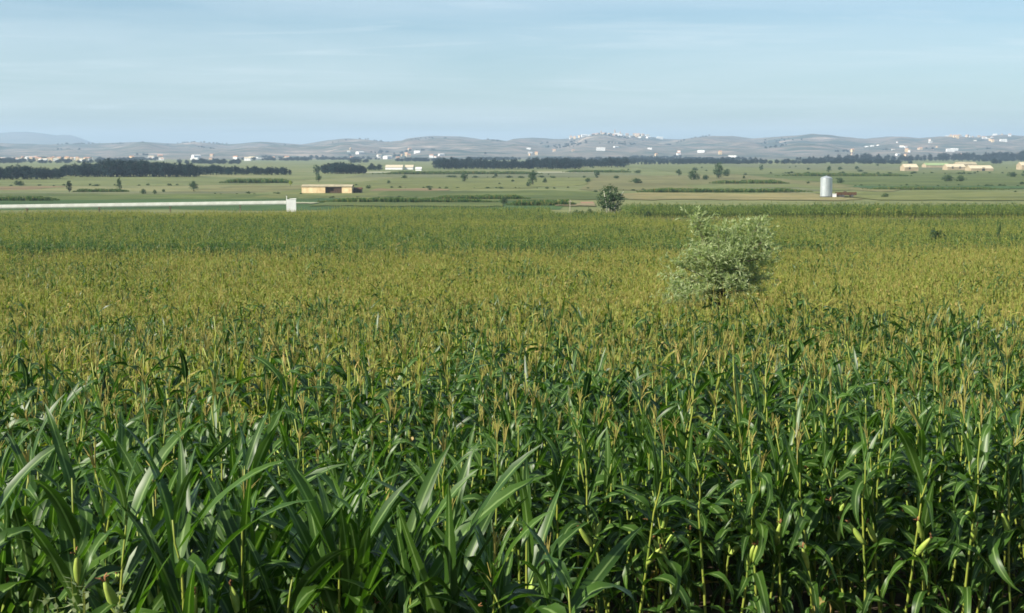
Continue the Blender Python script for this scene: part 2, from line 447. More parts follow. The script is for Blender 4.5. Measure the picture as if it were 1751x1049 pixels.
# ------------------------------------------------------------------ flat fields on the valley floor
def field_mat(name, c, v=0.38, st=(0.02, 0.05, 1)):
    c = tuple(x * .85 for x in c)
    m, n, l, b, out = new_mat(name)
    f1 = noise(n, l, 1.0, 5, 0.6, stretch=st)
    f2 = noise(n, l, 1.0, 5, 0.7, stretch=(0.10, 0.10, 1))
    lo = tuple(x * (1 - v) for x in c); hi = tuple(x * (1 + v) for x in c)
    col = ramp(n, l, f1, [(0.3, lo), (0.7, hi)])
    col = mixc(n, l, ramp(n, l, f2, [(0.42, (0, 0, 0)), (0.68, (0.7, 0.7, 0.7))]), col, (c[0] * .45, c[1] * .62, c[2] * .5))
    l.new(col, b.inputs['Base Color']); b.inputs['Roughness'].default_value = 0.95; b.inputs['Specular IOR Level'].default_value = 0.15
    return m
FM = {
    'meadow': field_mat('pale meadow', (0.152, 0.168, 0.061)),
    'green': field_mat('green pasture', (0.104, 0.129, 0.036)),
    'deep': field_mat('lush lucerne', (0.056, 0.101, 0.030)),
    'tan': field_mat('stubble', (0.174, 0.164, 0.069)),
    'straw': field_mat('straw stubble', (0.237, 0.203, 0.089)),
    'olive': field_mat('ripening cereal', (0.152, 0.164, 0.053)),
    'earth': field_mat('ploughed earth', (0.215, 0.156, 0.083)),
    'grey': field_mat('grey green fallow', (0.148, 0.156, 0.076)),
    'bare': field_mat('bare earth', (0.25, 0.20, 0.11), 0.2),
    'pink': field_mat('pinkish earth', (0.34, 0.20, 0.13), 0.2),
    'road': field_mat('pale track', (0.370, 0.359, 0.244), 0.1),
}
_lvl = [0]
def sheet(name, label, px0, px1, pt, pb, mat, skew=0.0, kind='structure'):
    Y1, Y0 = gy(pt), gy(pb)
    Ym = (Y0 + Y1) / 2
    X0, X1 = xat(px0, Ym), xat(px1, Ym)
    _lvl[0] += 1
    dz = 0.03 + 0.009 * _lvl[0]
    ym_ = Y0 + (Y1 - Y0) * .3, Y1 - (Y1 - Y0) * .3
    yy = [Y0] + sorted([y for y in _PY if ym_[0] < y < ym_[1]] + [ym_[0] + (ym_[1] - ym_[0]) * k / 6 for k in range(7)]) + [Y1]
    n_ = 24
    v, f = [], []
    ed = random.Random(int(px0 * 7 + pt * 13))
    jit = [[0.0] * n_, [0.0] * n_]
    for e_ in jit:
        q_ = 0.0
        for i in range(n_): q_ = .75 * q_ + ed.gauss(0, .05); e_[i] = q_
    for jy, y in enumerate(yy):
        for i in range(n_):
            x = X0 + (X1 - X0) * i / (n_ - 1)
            y2 = y + (Y1 - Y0) * (jit[0][i] if jy == 0 else jit[1][i] if jy == len(yy) - 1 else 0.0)
            v.append((x + skew * (y - Ym) + (X1 - X0) * .008 * math.sin(jy * 2.1), y2, float(tz(y2)) + dz))
    f = [(j * n_ + i, j * n_ + i + 1, (j + 1) * n_ + i + 1, (j + 1) * n_ + i) for j in range(len(yy) - 1) for i in range(n_ - 1)]
    return tag(obj(name, mesh(name, v, f, [FM[mat]])), label, None, None, kind)
sheet('field', 'dark olive crop land around the canal', -900, 945, 339, 361, 'deep')
sheet('field', 'pale meadow in front of the dark left-hand wood', -700, 520, 303, 317, 'meadow', 0.1)
sheet('field', 'tan stubble left of the ochre barn', 345, 520, 318, 331, 'tan', 0.1)
sheet('field', 'green pasture behind the concrete canal', -700, 560, 331, 341, 'green')
sheet('field', 'pale strip below the lone cypress', -500, 430, 328.5, 331.5, 'grey')
sheet('field', 'tan strip left of the lone cypress', -600, 92, 319, 325, 'earth')
sheet('field', 'olive field around the ochre barn', 500, 760, 318, 338, 'olive')
sheet('field', 'pinkish bare strip right of the barn', 640, 770, 323, 327, 'earth')
sheet('field', 'ripening field in the middle of the valley', 620, 1010, 304, 322, 'olive', 0.1)
sheet('field', 'grey green fallow behind the middle field', 620, 1100, 296.5, 304, 'grey')
sheet('track', 'pale track crossing the valley floor', 585, 1010, 294.4, 296, 'road')
sheet('field', 'pasture below the ripening field', 640, 1060, 328, 343, 'green')
sheet('field', 'tan stubble in the middle right of the valley', 1010, 1420, 300, 325, 'tan', 0.08)
sheet('field', 'pale green meadow under the right-hand tree line', 1080, 1900, 281, 297, 'meadow')
sheet('field', 'grey fallow beside the right-hand farm', 1290, 1560, 283, 292, 'grey')
sheet('field', 'green pasture behind the silo', 1330, 2100, 298, 319, 'green')
sheet('field', 'pale green strip left of the silo', 1180, 1400, 316, 326, 'meadow')
sheet('field', 'grey fallow beside the silo', 1300, 1400, 322, 331, 'grey')
sheet('field', 'straw yard around the silo', 1060, 1430, 332, 343, 'straw')
sheet('field', 'olive stubble right of the silo', 1430, 2100, 329, 343, 'olive')
sheet('field', 'lush strip right of the silo', 1460, 1900, 319, 324, 'deep')
sheet('track', 'pale path leading away from the sluice', 503, 545, 347.2, 349.4, 'road')
sheet('field', 'bright green plot right of the sluice', 545, 860, 347, 354, 'green')

# ------------------------------------------------------------------ maize library
def leaf_geo(L, Wd, a0, droop, pw, bend, rip, seed, ns=10, fold=0.32):
    r_ = random.Random(seed)
    v, f, uv = [], [], []
    x = z = y = 0.0
    ph = r_.uniform(0, 6)
    for i in range(ns + 1):
        s = i / ns
        ang = a0 - droop * s ** pw
        if i:
            x += math.cos(ang) * L / ns; z += math.sin(ang) * L / ns
            y += bend * s * L / ns
        w = Wd * 0.5 * min(1.0, (0.42 + s * 3.2)) * max(0.0, (1 - s ** 2.2)) ** 0.8
        if i == ns: w = 0.002
        k = fold * w
        nxv, nzv = -math.sin(ang), math.cos(ang)
        tw = 0.9 * math.sin(ph + s * 2.6) * s
        for e, u in ((-1, 0.0), (0, 0.5), (1, 1.0)):
            up = k * abs(e) + rip * w * math.sin(ph + s * 17 + e) * abs(e) + tw * w * e
            v.append((x + nxv * up, y + e * w, z + nzv * up)); uv.append((u, s))
    for i in range(ns):
        for e in range(2):
            f.append((i * 3 + e, i * 3 + e + 1, (i + 1) * 3 + e + 1, (i + 1) * 3 + e))
    return v, f, uv
LEAVES = {'arch': [], 'erect': [], 'hang': []}
for k in range(12):
    r_ = random.Random(100 + k)
    LEAVES['arch'].append(leaf_geo(r_.uniform(.48, .72), r_.uniform(.074, .102), R(r_.uniform(45, 72)), R(r_.uniform(110, 175)), r_.uniform(.8, 1.5), r_.uniform(-.5, .5), r_.uniform(.25, .65), k))
    LEAVES['erect'].append(leaf_geo(r_.uniform(.70, 1.05), r_.uniform(.080, .112), R(r_.uniform(58, 80)), R(r_.uniform(10, 70)), r_.uniform(1.2, 2.4), r_.uniform(-.2, .2), r_.uniform(.08, .3), 50 + k))
    LEAVES['hang'].append(leaf_geo(r_.uniform(.45, .68), r_.uniform(.066, .095), R(r_.uniform(30, 58)), R(r_.uniform(120, 165)), r_.uniform(.6, 1.0), r_.uniform(-.3, .3), r_.uniform(.2, .5), 90 + k))
def stalk_geo(seed):
    r_ = random.Random(seed)
    b = MB()
    pts, rad = [], []
    for i in range(11):
        s = i / 10
        pts.append((0.02 * math.sin(s * 3 + seed), 0.05 * s * s * r_.choice((-1, 1)) * 0.4, s)); rad.append((0.0135 - 0.0085 * s) * (1.12 if i % 2 else 1.0))
    b.tube(pts, rad, 6)
    return b
def tassel_geo(seed):
    r_ = random.Random(seed)
    b = MB()
    n_ = r_.randint(5, 9)
    lean = (r_.uniform(-.05, .05), r_.uniform(-.05, .05))
    b.tube([(0, 0, -.06), (lean[0] * .4, lean[1] * .4, .12), (lean[0], lean[1], .30)], [.004, .0058, .003], 4)
    for i in range(n_):
        w = r_.uniform(0, 2 * PI); o = r_.uniform(.06, .55); h = r_.uniform(.02, .12); L = r_.uniform(.14, .22)
        c, s_ = math.cos(w), math.sin(w)
        p = [(0, 0, h), (c * L * .45 * o, s_ * L * .45 * o, h + L * .55), (c * L * o * 1.1, s_ * L * o * 1.1, h + L * (1 - .35 * o))]
        b.tube(p, [.0028, .0044, .002], 3)
    return b
def ear_geo(seed):
    b = MB()
    pr = [(.006, 0), (.018, .02), (.026, .07), (.025, .13), (.016, .19), (.006, .225)]
    b.lathe(pr, 8)
    return b
def silk_geo(seed):
    r_ = random.Random(seed); b = MB()
    for i in range(5):
        w = r_.uniform(0, 6.3)
        b.tube([(0, 0, .215), (.012 * math.cos(w), .012 * math.sin(w), .245), (.03 * math.cos(w), .03 * math.sin(w), .245 + r_.uniform(-.01, .02))], [.004, .004, .002], 3)
    return b
LEAF_M = {k: [mesh('maize_leaf', g[0], g[1], [M['leaf']], smooth=True, uv=g[2]) for g in v] for k, v in LEAVES.items()}
LEAF_DRY_M = {k: [mesh('dry_maize_leaf', g[0], g[1], [M['leaf_dry']], smooth=True, uv=g[2]) for g in v[:5]] for k, v in LEAVES.items()}
STALKS = [stalk_geo(k) for k in range(5)]; STALK_M = [g.mesh('maize_stalk', M['stalk'], True) for g in STALKS]
TASSELS = [tassel_geo(k) for k in range(7)]; TASSEL_M = [g.mesh('maize_tassel', M['tassel']) for g in TASSELS]
EARS = [ear_geo(0)]; EAR_M = [EARS[0].mesh('maize_ear', M['husk'], True)]
SILKS = [silk_geo(k) for k in range(2)]; SILK_M = [g.mesh('maize_silk', M['silk']) for g in SILKS]

def plant_spec(style, h, r_, dry=0.0, tassel=True, lean_bias=None, fine=False):
    """list of (part, kind, index, matrix, dry?) for one maize plant of height h (ground to tassel foot)"""
    out = [('stalk', None, r_.randrange(5), Matrix.Diagonal((1.0 + 0.2 * (h - 2), 1.0 + 0.2 * (h - 2), h if tassel else h * .90, 1)), False)]
    n_ = r_.randint(12, 15)
    w0 = r_.uniform(0, 2 * PI)
    for i in range(n_):
        s = i / (n_ - 1)
        z = h * ((0.16 + 0.80 * s) if tassel else (0.14 + 0.75 * s))
        w = w0 + PI * (i % 2) + r_.gauss(0, 0.35)
        if lean_bias is not None and r_.random() < 0.35: w = r_.gauss(lean_bias, 0.5)
        if style == 'erect': kind = 'erect' if r_.random() < 0.62 else ('arch' if r_.random() < 0.8 else 'hang')
        else: kind = 'hang' if s < 0.3 and r_.random() < .7 else ('arch' if r_.random() < (0.84 if s < .70 else .48) else 'erect')
        sc = (0.96 if style == 'erect' else (.74 if kind == 'erect' else 1.0)) * (0.74 + 0.38 * math.sin(PI * min(1, 0.18 + s * 0.75))) * r_.uniform(.82, 1.12) * (0.72 if s > .9 else 1.0) * (0.9 + 0.1 * (h - 1))
        if fine: sc *= .80 - .32 * max(0, s - .5) * 2 * .9
        mat = Matrix.Translation((0, 0, z)) @ Matrix.Rotation(w, 4, 'Z') @ Matrix.Rotation(r_.gauss(0, .12), 4, 'Y') @ Matrix.Rotation(r_.gauss(0, .18), 4, 'X') @ Matrix.Scale(sc, 4)
        d = r_.random() < dry or (s < 0.12 and r_.random() < 0.05)
        out.append(('leaf', kind, r_.randrange(5 if d else 12), mat, d))
    if tassel:
        out.append(('tassel', None, r_.randrange(7), Matrix.Translation((0.02 * math.sin(3), 0, h * .99)) @ Matrix.Rotation(r_.uniform(0, 6.3), 4, 'Z') @ Matrix.Rotation(r_.gauss(0, .16), 4, 'X') @ Matrix.Diagonal((*(r_.uniform(.45, .95),) * 2, r_.uniform(.5, 1.0) * (1.25 if fine else 1.0), 1)), False))
    if r_.random() < .85:
        out.append(('ear', None, 0, Matrix.Translation((0, 0, h * r_.uniform(.42, .52))) @ Matrix.Rotation(w0 + r_.choice((0, PI)), 4, 'Z') @ Matrix.Rotation(r_.uniform(.3, .6), 4, 'Y') @ Matrix.Scale(r_.uniform(.9, 1.2), 4), False))
    return out
def joined(name, spec, pale='leaf'):
    b = MB()
    for part, kind, i, mt, d in spec:
        if part == 'leaf':
            g = LEAVES[kind][i]; v, f, uv, mi = g[0], g[1], g[2], 1 if d else 0
        else:
            q = {'stalk': STALKS, 'tassel': TASSELS, 'ear': EARS}[part][i]
            v, f, uv, mi = q.v, q.f, q.u, {'stalk': 2, 'tassel': 3, 'ear': 4}[part]
        b.add([mt @ Vector(p) for p in v], f, mi, uv)
        if part == 'ear':
            q = SILKS[0]; b.add([mt @ Vector(p) for p in q.v], q.f, 5)
    return b.mesh(name, [M[pale], M['leaf_dry'], M['stalk'], M['tassel'], M['husk'], M['silk']], True, True)
VAR = bpy.data.collections.new('maize variants')        # not linked to the scene: only instanced by the fields
NV = {}
def var(kind, n_, **kw):
    NV[kind] = []
    for k in range(n_):
        r_ = random.Random(hash((len(NV), k)) & 0xffff)
        i = len(VAR.objects)
        o = bpy.data.objects.new('variant_%02d' % i, joined('maize_variant', plant_spec(kw['style'], kw['h'] * r_.uniform(.82, 1.10), r_, kw.get('dry', 0), kw.get('tassel', True), fine=kw.get('fine', False)), kw.get('pale', 'leaf')))
        VAR.objects.link(o); NV[kind].append(i)
var('green', 8, style='arch', h=1.95, tassel=True)
var('bare', 4, style='arch', h=1.85, tassel=False)
var('fresh', 5, style='arch', h=1.9, pale='leaf_fresh', tassel=False, fine=True)
var('gold', 7, style='arch', h=1.95, dry=0.10, pale='leaf_pale', fine=True)
var('dry', 4, style='arch', h=1.9, dry=0.6, pale='leaf_pale', fine=True)

def scatter(name, label, pts, rots, scl, idx, coll, mats=()):
    """one stuff object: geometry nodes place plants of a collection on its points"""
    me = bpy.data.meshes.new(name)
    me.vertices.add(len(pts)); me.vertices.foreach_set('co', np.asarray(pts, np.float32).ravel())
    a = me.attributes.new('rot', 'FLOAT_VECTOR', 'POINT'); a.data.foreach_set('vector', np.asarray(rots, np.float32).ravel())
    a = me.attributes.new('scl', 'FLOAT_VECTOR', 'POINT'); a.data.foreach_set('vector', np.asarray(scl, np.float32).ravel())
    a = me.attributes.new('idx', 'INT', 'POINT'); a.data.foreach_set('value', np.asarray(idx, np.int32))
    o = obj(name, me)
    tag(o, label, None, None, 'stuff')
    g = bpy.data.node_groups.new('scatter ' + name, 'GeometryNodeTree')
    g.interface.new_socket('Geometry', in_out='INPUT', socket_type='NodeSocketGeometry')
    g.interface.new_socket('Geometry', in_out='OUTPUT', socket_type='NodeSocketGeometry')
    N, L = g.nodes, g.links
    gi, go = N.new('NodeGroupInput'), N.new('NodeGroupOutput')
    ci = N.new('GeometryNodeCollectionInfo'); ci.inputs[0].default_value = coll; ci.inputs['Separate Children'].default_value = True; ci.inputs['Reset Children'].default_value = True
    ip = N.new('GeometryNodeInstanceOnPoints'); ip.inputs['Pick Instance'].default_value = True
    L.new(gi.outputs[0], ip.inputs['Points']); L.new(ci.outputs[0], ip.inputs['Instance'])
    for nm, ty, sock in (('rot', 'FLOAT_VECTOR', 'Rotation'), ('scl', 'FLOAT_VECTOR', 'Scale'), ('idx', 'INT', 'Instance Index')):
        q = N.new('GeometryNodeInputNamedAttribute'); q.data_type = ty; q.inputs[0].default_value = nm
        L.new(q.outputs[0], ip.inputs[sock])
    L.new(ip.outputs[0], go.inputs[0])
    md = o.modifiers.new('plants', 'NODES'); md.node_group = g
    return o

# ------------------------------------------------------------------ the near maize field
def height_wave(x, y):
    return 1.0 + 0.38 * (fbm(np.asarray(x) / 3.2, np.asarray(y) / 3.6, 21, 3) - 0.5)
def dry_and_sunlit(x, y):
    """0 green .. 1 dry: a dry crest on the left of the field, sunlit look of far tops put into leaf colour, more gold to the right"""
    x, y = np.asarray(x, float), np.asarray(y, float)
    crest = np.exp(-((y - 23 - 0.15 * (x + 4)) / 2.4) ** 2) * np.clip((-0.8 - x) / 1.5, 0, 1)
    far = np.clip((y - 25) / 24, 0, 1) * 0.64 + np.clip((x - 2) / 30, 0, 1) * 0.12  # far plants take the paler leaf in place of sunlit tops
    return np.clip(crest * 1.6 + far - 0.02 + (fbm(x / 3.4, y / 3.4, 33, 3) - 0.5) * 1.5, 0, 1)
def build_plant(name, label, cat, group, loc, spec, rz=0.0, tilt=(0, 0)):
    t = thing(name, label, cat, loc, rz, group)
    t.rotation_euler = (tilt[0], tilt[1], rz)
    for part, kind, i, mt, d in spec:
        if part == 'leaf': me = (LEAF_DRY_M if d else LEAF_M)[kind][i]
        else: me = {'stalk': STALK_M, 'tassel': TASSEL_M, 'ear': EAR_M}[part][i]
        o = obj(part, me, t); o.matrix_local = mt
        if part == 'ear': obj('silk', SILK_M[i % 2], o)
    return t
N_IND = 0
BANK = []
# plants on the bank, nearest to the camera: (column, row of the top, distance, style, tassel, label)
HERO = [
    (38, 742, 8.4, 'erect', True, 'maize plant with a thin tassel at the left edge of the bank'),
    (128, 655, 7.3, 'erect', False, 'tall maize plant with one broad pale upright leaf near the left edge'),
    (185, 700, 7.0, 'erect', False, 'maize plant with long leaves sweeping up to the right beside the broad pale leaf'),
    (262, 780, 7.4, 'erect', True, 'maize plant with a bare brown stalk between two sweeping leaf clumps'),
    (335, 830, 7.2, 'erect', False, 'low dark maize plant with stiff crossing leaves at the lower left'),
    (398, 655, 8.8, 'erect', False, 'slim maize plant with a dark upright top leaf behind the dry crest'),
    (415, 790, 7.1, 'arch', True, 'maize plant with dry side branches on its tassel, left of centre'),
    (470, 830, 6.9, 'erect', False, 'maize plant with one long leaf arching to the right, lower left of centre'),
    (548, 770, 7.3, 'erect', False, 'maize plant with narrow pale vertical leaves left of the slanting leaf'),
    (585, 760, 7.0, 'erect', False, 'maize plant with a yellow lit leaf edge near the bottom centre'),
    (652, 790, 7.2, 'erect', False, 'maize plant with a stiff dark vertical leaf near the bottom centre'),
    (690, 800, 7.0, 'erect', False, 'maize plant with a long leaf slanting up to the right, bottom centre'),
    (770, 830, 6.9, 'erect', True, 'maize plant with broad pale twisted leaves and a tan tassel, bottom centre'),
    (822, 880, 7.0, 'arch', True, 'maize plant with a branching tan tassel leaning right, bottom centre'),
    (903, 720, 7.4, 'erect', False, 'tall single maize plant with a yellow stalk, rightmost on the bank'),
    (985, 930, 6.6, 'arch', False, 'short maize plant with broad drooping leaves at the bottom, right of centre'),
]
for i, (px, pt, Y, st, ta, lab) in enumerate(HERO):
    r_ = random.Random(500 + i)
    p = at(px, pt, Y); z0 = float(tz(Y))
    h = max(0.9, (p.z - z0) - (0.20 if ta else 0.34))
    build_plant('maize_plant', lab, 'maize', 'maize plants on the near bank', (p.x, Y, z0 - .02), plant_spec(st, h, r_, 0.0, ta, lean_bias=0.2), r_.uniform(-.3, .3), (r_.gauss(0, .03), r_.gauss(.03, .04)))
    N_IND += 1
# more plants crowding between them
for i in range(70):
    r_ = random.Random(900 + i)
    Y = r_.uniform(6.9, 10.9)
    lim = 1010 - 60 * (Y - 6)
    px = r_.uniform(-90, lim)
    X = xat(px, Y); z0 = float(tz(Y))
    top = np.interp(px, [-90, 150, 500, 800, 1010], [690, 670, 745, 815, 930]) + r_.uniform(-10, 140)
    h = max(0.8, at(px, top, Y).z - z0 - .28)
    h = min(h, 2.1)
    px_ = px
    ta = r_.random() < .12
    bp_ = build_plant('maize_plant', 'dark broad leaved maize plant crowding the near bank at the lower left', 'maize', 'maize plants on the near bank',
                (X, Y, z0 - .02), plant_spec('erect' if r_.random() < .7 else 'arch', h, r_, 0.0, ta, lean_bias=0.2), r_.uniform(0, 6), (r_.gauss(0, .04), r_.gauss(.02, .05)))
    BANK.append(bp_)
    N_IND += 1
number(BANK, 'dark broad leaved maize plant crowding the near bank, %s of its crowd from the left')
# the field itself: rows about 0.72 m apart
rows = np.concatenate([np.arange(11.6, 40, 0.68), np.arange(40, 122, .75)])
P = []
ORD = ['first', 'second', 'third', 'fourth', 'fifth', 'sixth']
for j, y in enumerate(rows):
    half = 0.37 * y + 2.0
    x = np.arange(-half, half, 0.19 if y < 26 else (.20 if y < 50 else .27)) + rng.uniform(-.06, .06)
    x = x + rng.uniform(-.07, .07, len(x)); yy_ = y + 0.05 * x + rng.uniform(-.20, .20, len(x))
    keep = rng.random(len(x)) > 0.06
    keep &= yy_ < 109 + 0.22 * x + 0.8 * np.sin(x * .7)
    for q in np.nonzero(keep)[0]: P.append((x[q], yy_[q], j))
P = np.array(P)
HW = height_wave(P[:, 0], P[:, 1]); DR = dry_and_sunlit(P[:, 0], P[:, 1])
inframe = np.abs(P[:, 0]) < 0.362 * P[:, 1]
ind = np.nonzero(inframe & (P[:, 2] < 6))[0][:300 - N_IND]
isind = np.zeros(len(P), bool); isind[ind] = True
ROWS = {}
for q in ind:
    x, y, j = P[q]; r_ = random.Random(3000 + int(q))
    d = DR[q]
    ROWS.setdefault(int(j), []).append(build_plant('maize_plant', 'maize plant',  'maize', 'maize plants in the front rows', (x, y, float(tz(y)) - .02),
                plant_spec('arch', 1.95 * HW[q] * r_.uniform(.86, 1.08), r_, 0.0, r_.random() < .6), r_.uniform(0, 6), (r_.gauss(0, .09), r_.gauss(0, .09))))
for j, lst in ROWS.items(): number(lst, 'slim maize plant, %s from the left in the ' + ORD[j] + ' row beyond the bank')
def pick(dr, r, bare=0.38, far=False):
    u = r.random(len(dr)); w = r.random(len(dr))
    out = np.empty(len(dr), np.int32)
    for i in range(len(dr)):
        if u[i] < (dr[i] - 0.62) * 1.1: k = 'dry'
        elif u[i] < dr[i] * 1.5: k = 'gold'
        elif w[i] < bare: k = 'fresh' if far else 'bare'
        else: k = 'green'
        lst = NV[k]; out[i] = lst[int(r.random() * len(lst))]
    return out
Q = P[~isind]; hw = HW[~isind]; dr = DR[~isind]
n_ = len(Q)
pts = np.stack([Q[:, 0], Q[:, 1], tz(Q[:, 1]) - .02], 1)
rots = np.stack([rng.normal(0, .10, n_), rng.normal(0, .10, n_), rng.uniform(0, 6.28, n_)], 1)
sc = hw * np.clip(rng.normal(.99, .085, n_), .72, 1.16)
scatter('maize_field', 'dense tasselled maize filling the near field behind the front rows', pts, rots, np.stack([sc * 1.02, sc * 1.02, sc], 1), pick(dr, rng), VAR)

# ------------------------------------------------------------------ maize fields further off
def maize_block(name, label, Y0, Y1, xf0, xf1, dy, dx, sc0, dry, seed, edge=None, bare=0.3, front=0.0):
    r = np.random.default_rng(seed)
    out = []
    y = Y0
    while y < Y1:
        a_, b2 = xf0(y), xf1(y)
        x = np.arange(a_, b2, dx) + r.uniform(-dx, dx) * .5
        x = x + r.uniform(-.4, .4, len(x)) * dx
        yy = y + r.uniform(-.3, .3, len(x)) * dy
        k = np.ones(len(x), bool)
        if edge is not None: k = edge(x, yy)
        out.append(np.stack([x[k], yy[k]], 1)); y += dy
    A = np.concatenate(out); n_ = len(A)
    hgt = 1 + 0.22 * (fbm(A[:, 0] / 9, A[:, 1] / 12, seed, 3) - .5)
    d = np.clip(dry + (fbm(A[:, 0] / 38, A[:, 1] / 9, seed + 3, 3) - .5) * 1.1, 0, 1)
    s = sc0 * hgt * r.uniform(.9, 1.08, n_)
    wide = (1.0 + 0.9 * (dx - .2))
    p3 = np.stack([A[:, 0], A[:, 1], tz(A[:, 1]) - .02], 1)
    ro = np.stack([r.normal(0, .04, n_), r.normal(0, .04, n_), r.uniform(0, 6.28, n_)], 1)
    ix = pick(d, r, bare, True)
    if front:
        fr_ = (A[:, 1] < Y0 + front * (.5 + fbm(A[:, 0] / 9, A[:, 0] * 0, seed + 9, 3))) & (r.random(n_) < .85)
        ix[fr_] = r.choice(NV['bare'], fr_.sum())
    return scatter(name, label, p3, ro, np.stack([s * wide, s * wide, s], 1), ix, VAR)
maize_block('maize_field', 'dark fronted maize field just beyond the golden near field', 128, 282, lambda y: -.40 * y - 6, lambda y: .40 * y + 6, 1.0, .50, .88, 0.22, 71,
            edge=lambda x, y: (y > 129.5 + 2.5 * np.sin(x * .09)) & (y < np.where(x > 22, 236 - .04 * x + 4 * np.sin(x * .16), 271 + 4 * np.sin(x * .13) + 3 * np.sin(x * .41))), bare=.8, front=11)
maize_block('maize_field', 'tall green maize strip stretching right from the pale stemmed tree', 280, 312, lambda y: 24, lambda y: .44 * y, .95, .5, 1.25, -0.2, 72, bare=.9)
maize_block('maize_field', 'maize plot in the centre beyond the dark fronted field', 262, 318, lambda y: -38, lambda y: 8, 1.5, .8, .9, 0.15, 73, bare=.9)

CROP = bpy.data.collections.new('crop clumps')
for k in range(4):
    r_ = random.Random(70 + k); b = MB()
    for i in range(70):
        x, y = r_.uniform(-1, 1), r_.uniform(-1, 1); h = r_.uniform(1.2, 2.0); w = r_.uniform(0, 6.3)
        c, s_ = math.cos(w), math.sin(w); wd = r_.uniform(.05, .12); le = r_.uniform(.1, .5)
        z0 = r_.uniform(0, .9)
        v = [(x - s_ * wd, y + c * wd, z0), (x + s_ * wd, y - c * wd, z0), (x + c * le + s_ * wd, y + s_ * le - c * wd, h), (x + c * le - s_ * wd, y + s_ * le + c * wd, h)]
        b.add(v, [(0, 1, 2, 3)], 0 if r_.random() < .8 else 1)
    o = bpy.data.objects.new('clump_%02d' % k, b.mesh('crop_clump', [M['crop'], M['crop_top']])); CROP.objects.link(o)
def crop_block(label, px0, px1, pt, depth, step=1.6, sc=1.0, seed=0, skew=0.0):
    """a far maize plot: its near edge stands where row pt meets the ground"""
    Y0 = gy(pt); X0, X1 = xat(px0, Y0), xat(px1, Y0)
    r = np.random.default_rng(seed)
    gx, gyv = np.meshgrid(np.arange(X0, X1, step), np.arange(Y0, Y0 + depth, step))
    x = gx.ravel() + r.uniform(-.5, .5, gx.size) * step; y = gyv.ravel() + r.uniform(-.5, .5, gx.size) * step
    x = x + skew * (y - Y0)
    u = (x - X0) / (X1 - X0)
    env_ = np.clip(np.minimum(u, 1 - u) * 7, .15, 1) * (0.55 + 0.9 * fbm(x / 18, y / 9, seed + 50, 3))
    k = r.random(len(x)) < env_ + .35
    x, y, env_ = x[k], y[k], env_[k]
    n_ = len(x); s = sc * r.uniform(.7, 1.2, n_) * (.35 + .75 * env_)
    return scatter('crop_field', label, np.stack([x, y, tz(y)], 1), np.stack([np.zeros(n_), np.zeros(n_), r.uniform(0, 6.28, n_)], 1), np.stack([s * 1.1, s * 1.1, s], 1), r.integers(0, 4, n_), CROP)
crop_block('dark green crop strip right of the sluice', 545, 850, 347, 7, .9, .55, 1)
crop_block('long dark crop strip left of the silo', 1090, 1385, 329.5, 10, 1.3, .6, 2)
crop_block('dark crop strip in the middle of the valley', 735, 905, 341.5, 7, 1.1, .6, 3)
crop_block('thin dark crop strip behind the bushes on the right', 1215, 1345, 315, 12, 1.6, .7, 4)
crop_block('low dark crop tufts standing in for the shadow of the lone cypress', 130, 222, 329, 7, 1.2, .5, 5)  # dark tufts laid where the cypress casts its long shadow
crop_block('green crop strip behind the canal at the left edge', -200, 102, 344, 9, 1.2, .6, 6)
crop_block('thin dark crop strip below the left-hand wood', 380, 500, 313.5, 14, 1.8, .8, 7)
crop_block('dark crop strip at the middle of the valley road', 640, 930, 298.5, 16, 2.4, .9, 8)
crop_block('green crop plot right of the silo', 1480, 1720, 325, 10, 1.6, .5, 9)
crop_block('dark crop strip under the middle tree line', 965, 1080, 295.5, 18, 2.6, .9, 10)
crop_block('green crop field behind the silo', 1330, 1560, 302, 14, 2.2, .8, 11)
crop_block('green crop plot left of the pale stemmed tree', 870, 985, 352, 8, 1.1, .6, 12)

# ------------------------------------------------------------------ trees
def crown_geo(env, ncl, nl, size, csize, seed, flat=0.0):
    """leaf faces gathered in clumps inside an envelope; env(r_) gives a clump centre"""
    r_ = random.Random(seed)
    V, F = [], []
    for c in range(ncl):
        cx, cy_, cz, k = env(r_)
        for i in range(nl):
            d = Vector((r_.gauss(0, 1), r_.gauss(0, 1), r_.gauss(0, .8)))
            d = d.normalized() * csize * k * r_.random() ** .45
            p = Vector((cx, cy_, cz)) + d
            nrm = (d.normalized() + Vector((r_.gauss(0, .5), r_.gauss(0, .5), r_.gauss(.3, .5)))).normalized()
            a_ = nrm.orthogonal().normalized(); a_.rotate(Matrix.Rotation(r_.uniform(0, 6.3), 3, nrm)); b2 = nrm.cross(a_)
            s = size * r_.uniform(.6, 1.3); q = len(V)
            V += [p - a_ * s, p - b2 * s * .55, p + a_ * s, p + b2 * s * .55]; F.append((q, q + 1, q + 2, q + 3))
    return V, F
def trunk_geo(h, r0, forks, spread=.35, start=.35, seed=0):
    r_ = random.Random(seed); b = MB()
    pts = [(0, 0, -.03), (r_.gauss(0, .01), r_.gauss(0, .01), h * .3), (r_.gauss(0, .03), r_.gauss(0, .03), h * .65), (r_.gauss(0, .04), r_.gauss(0, .04), h)]
    b.tube(pts, [r0, r0 * .8, r0 * .5, r0 * .15], 7)
    for i in range(forks):
        z = h * r_.uniform(start, .8); w = r_.uniform(0, 6.3); L = spread * r_.uniform(.6, 1.2)
        c, s_ = math.cos(w), math.sin(w)
        b.tube([(0, 0, z), (c * L * .5, s_ * L * .5, z + L * .45), (c * L, s_ * L, z + L * 1.0)], [r0 * .42, r0 * .28, r0 * .1], 5)
    return b
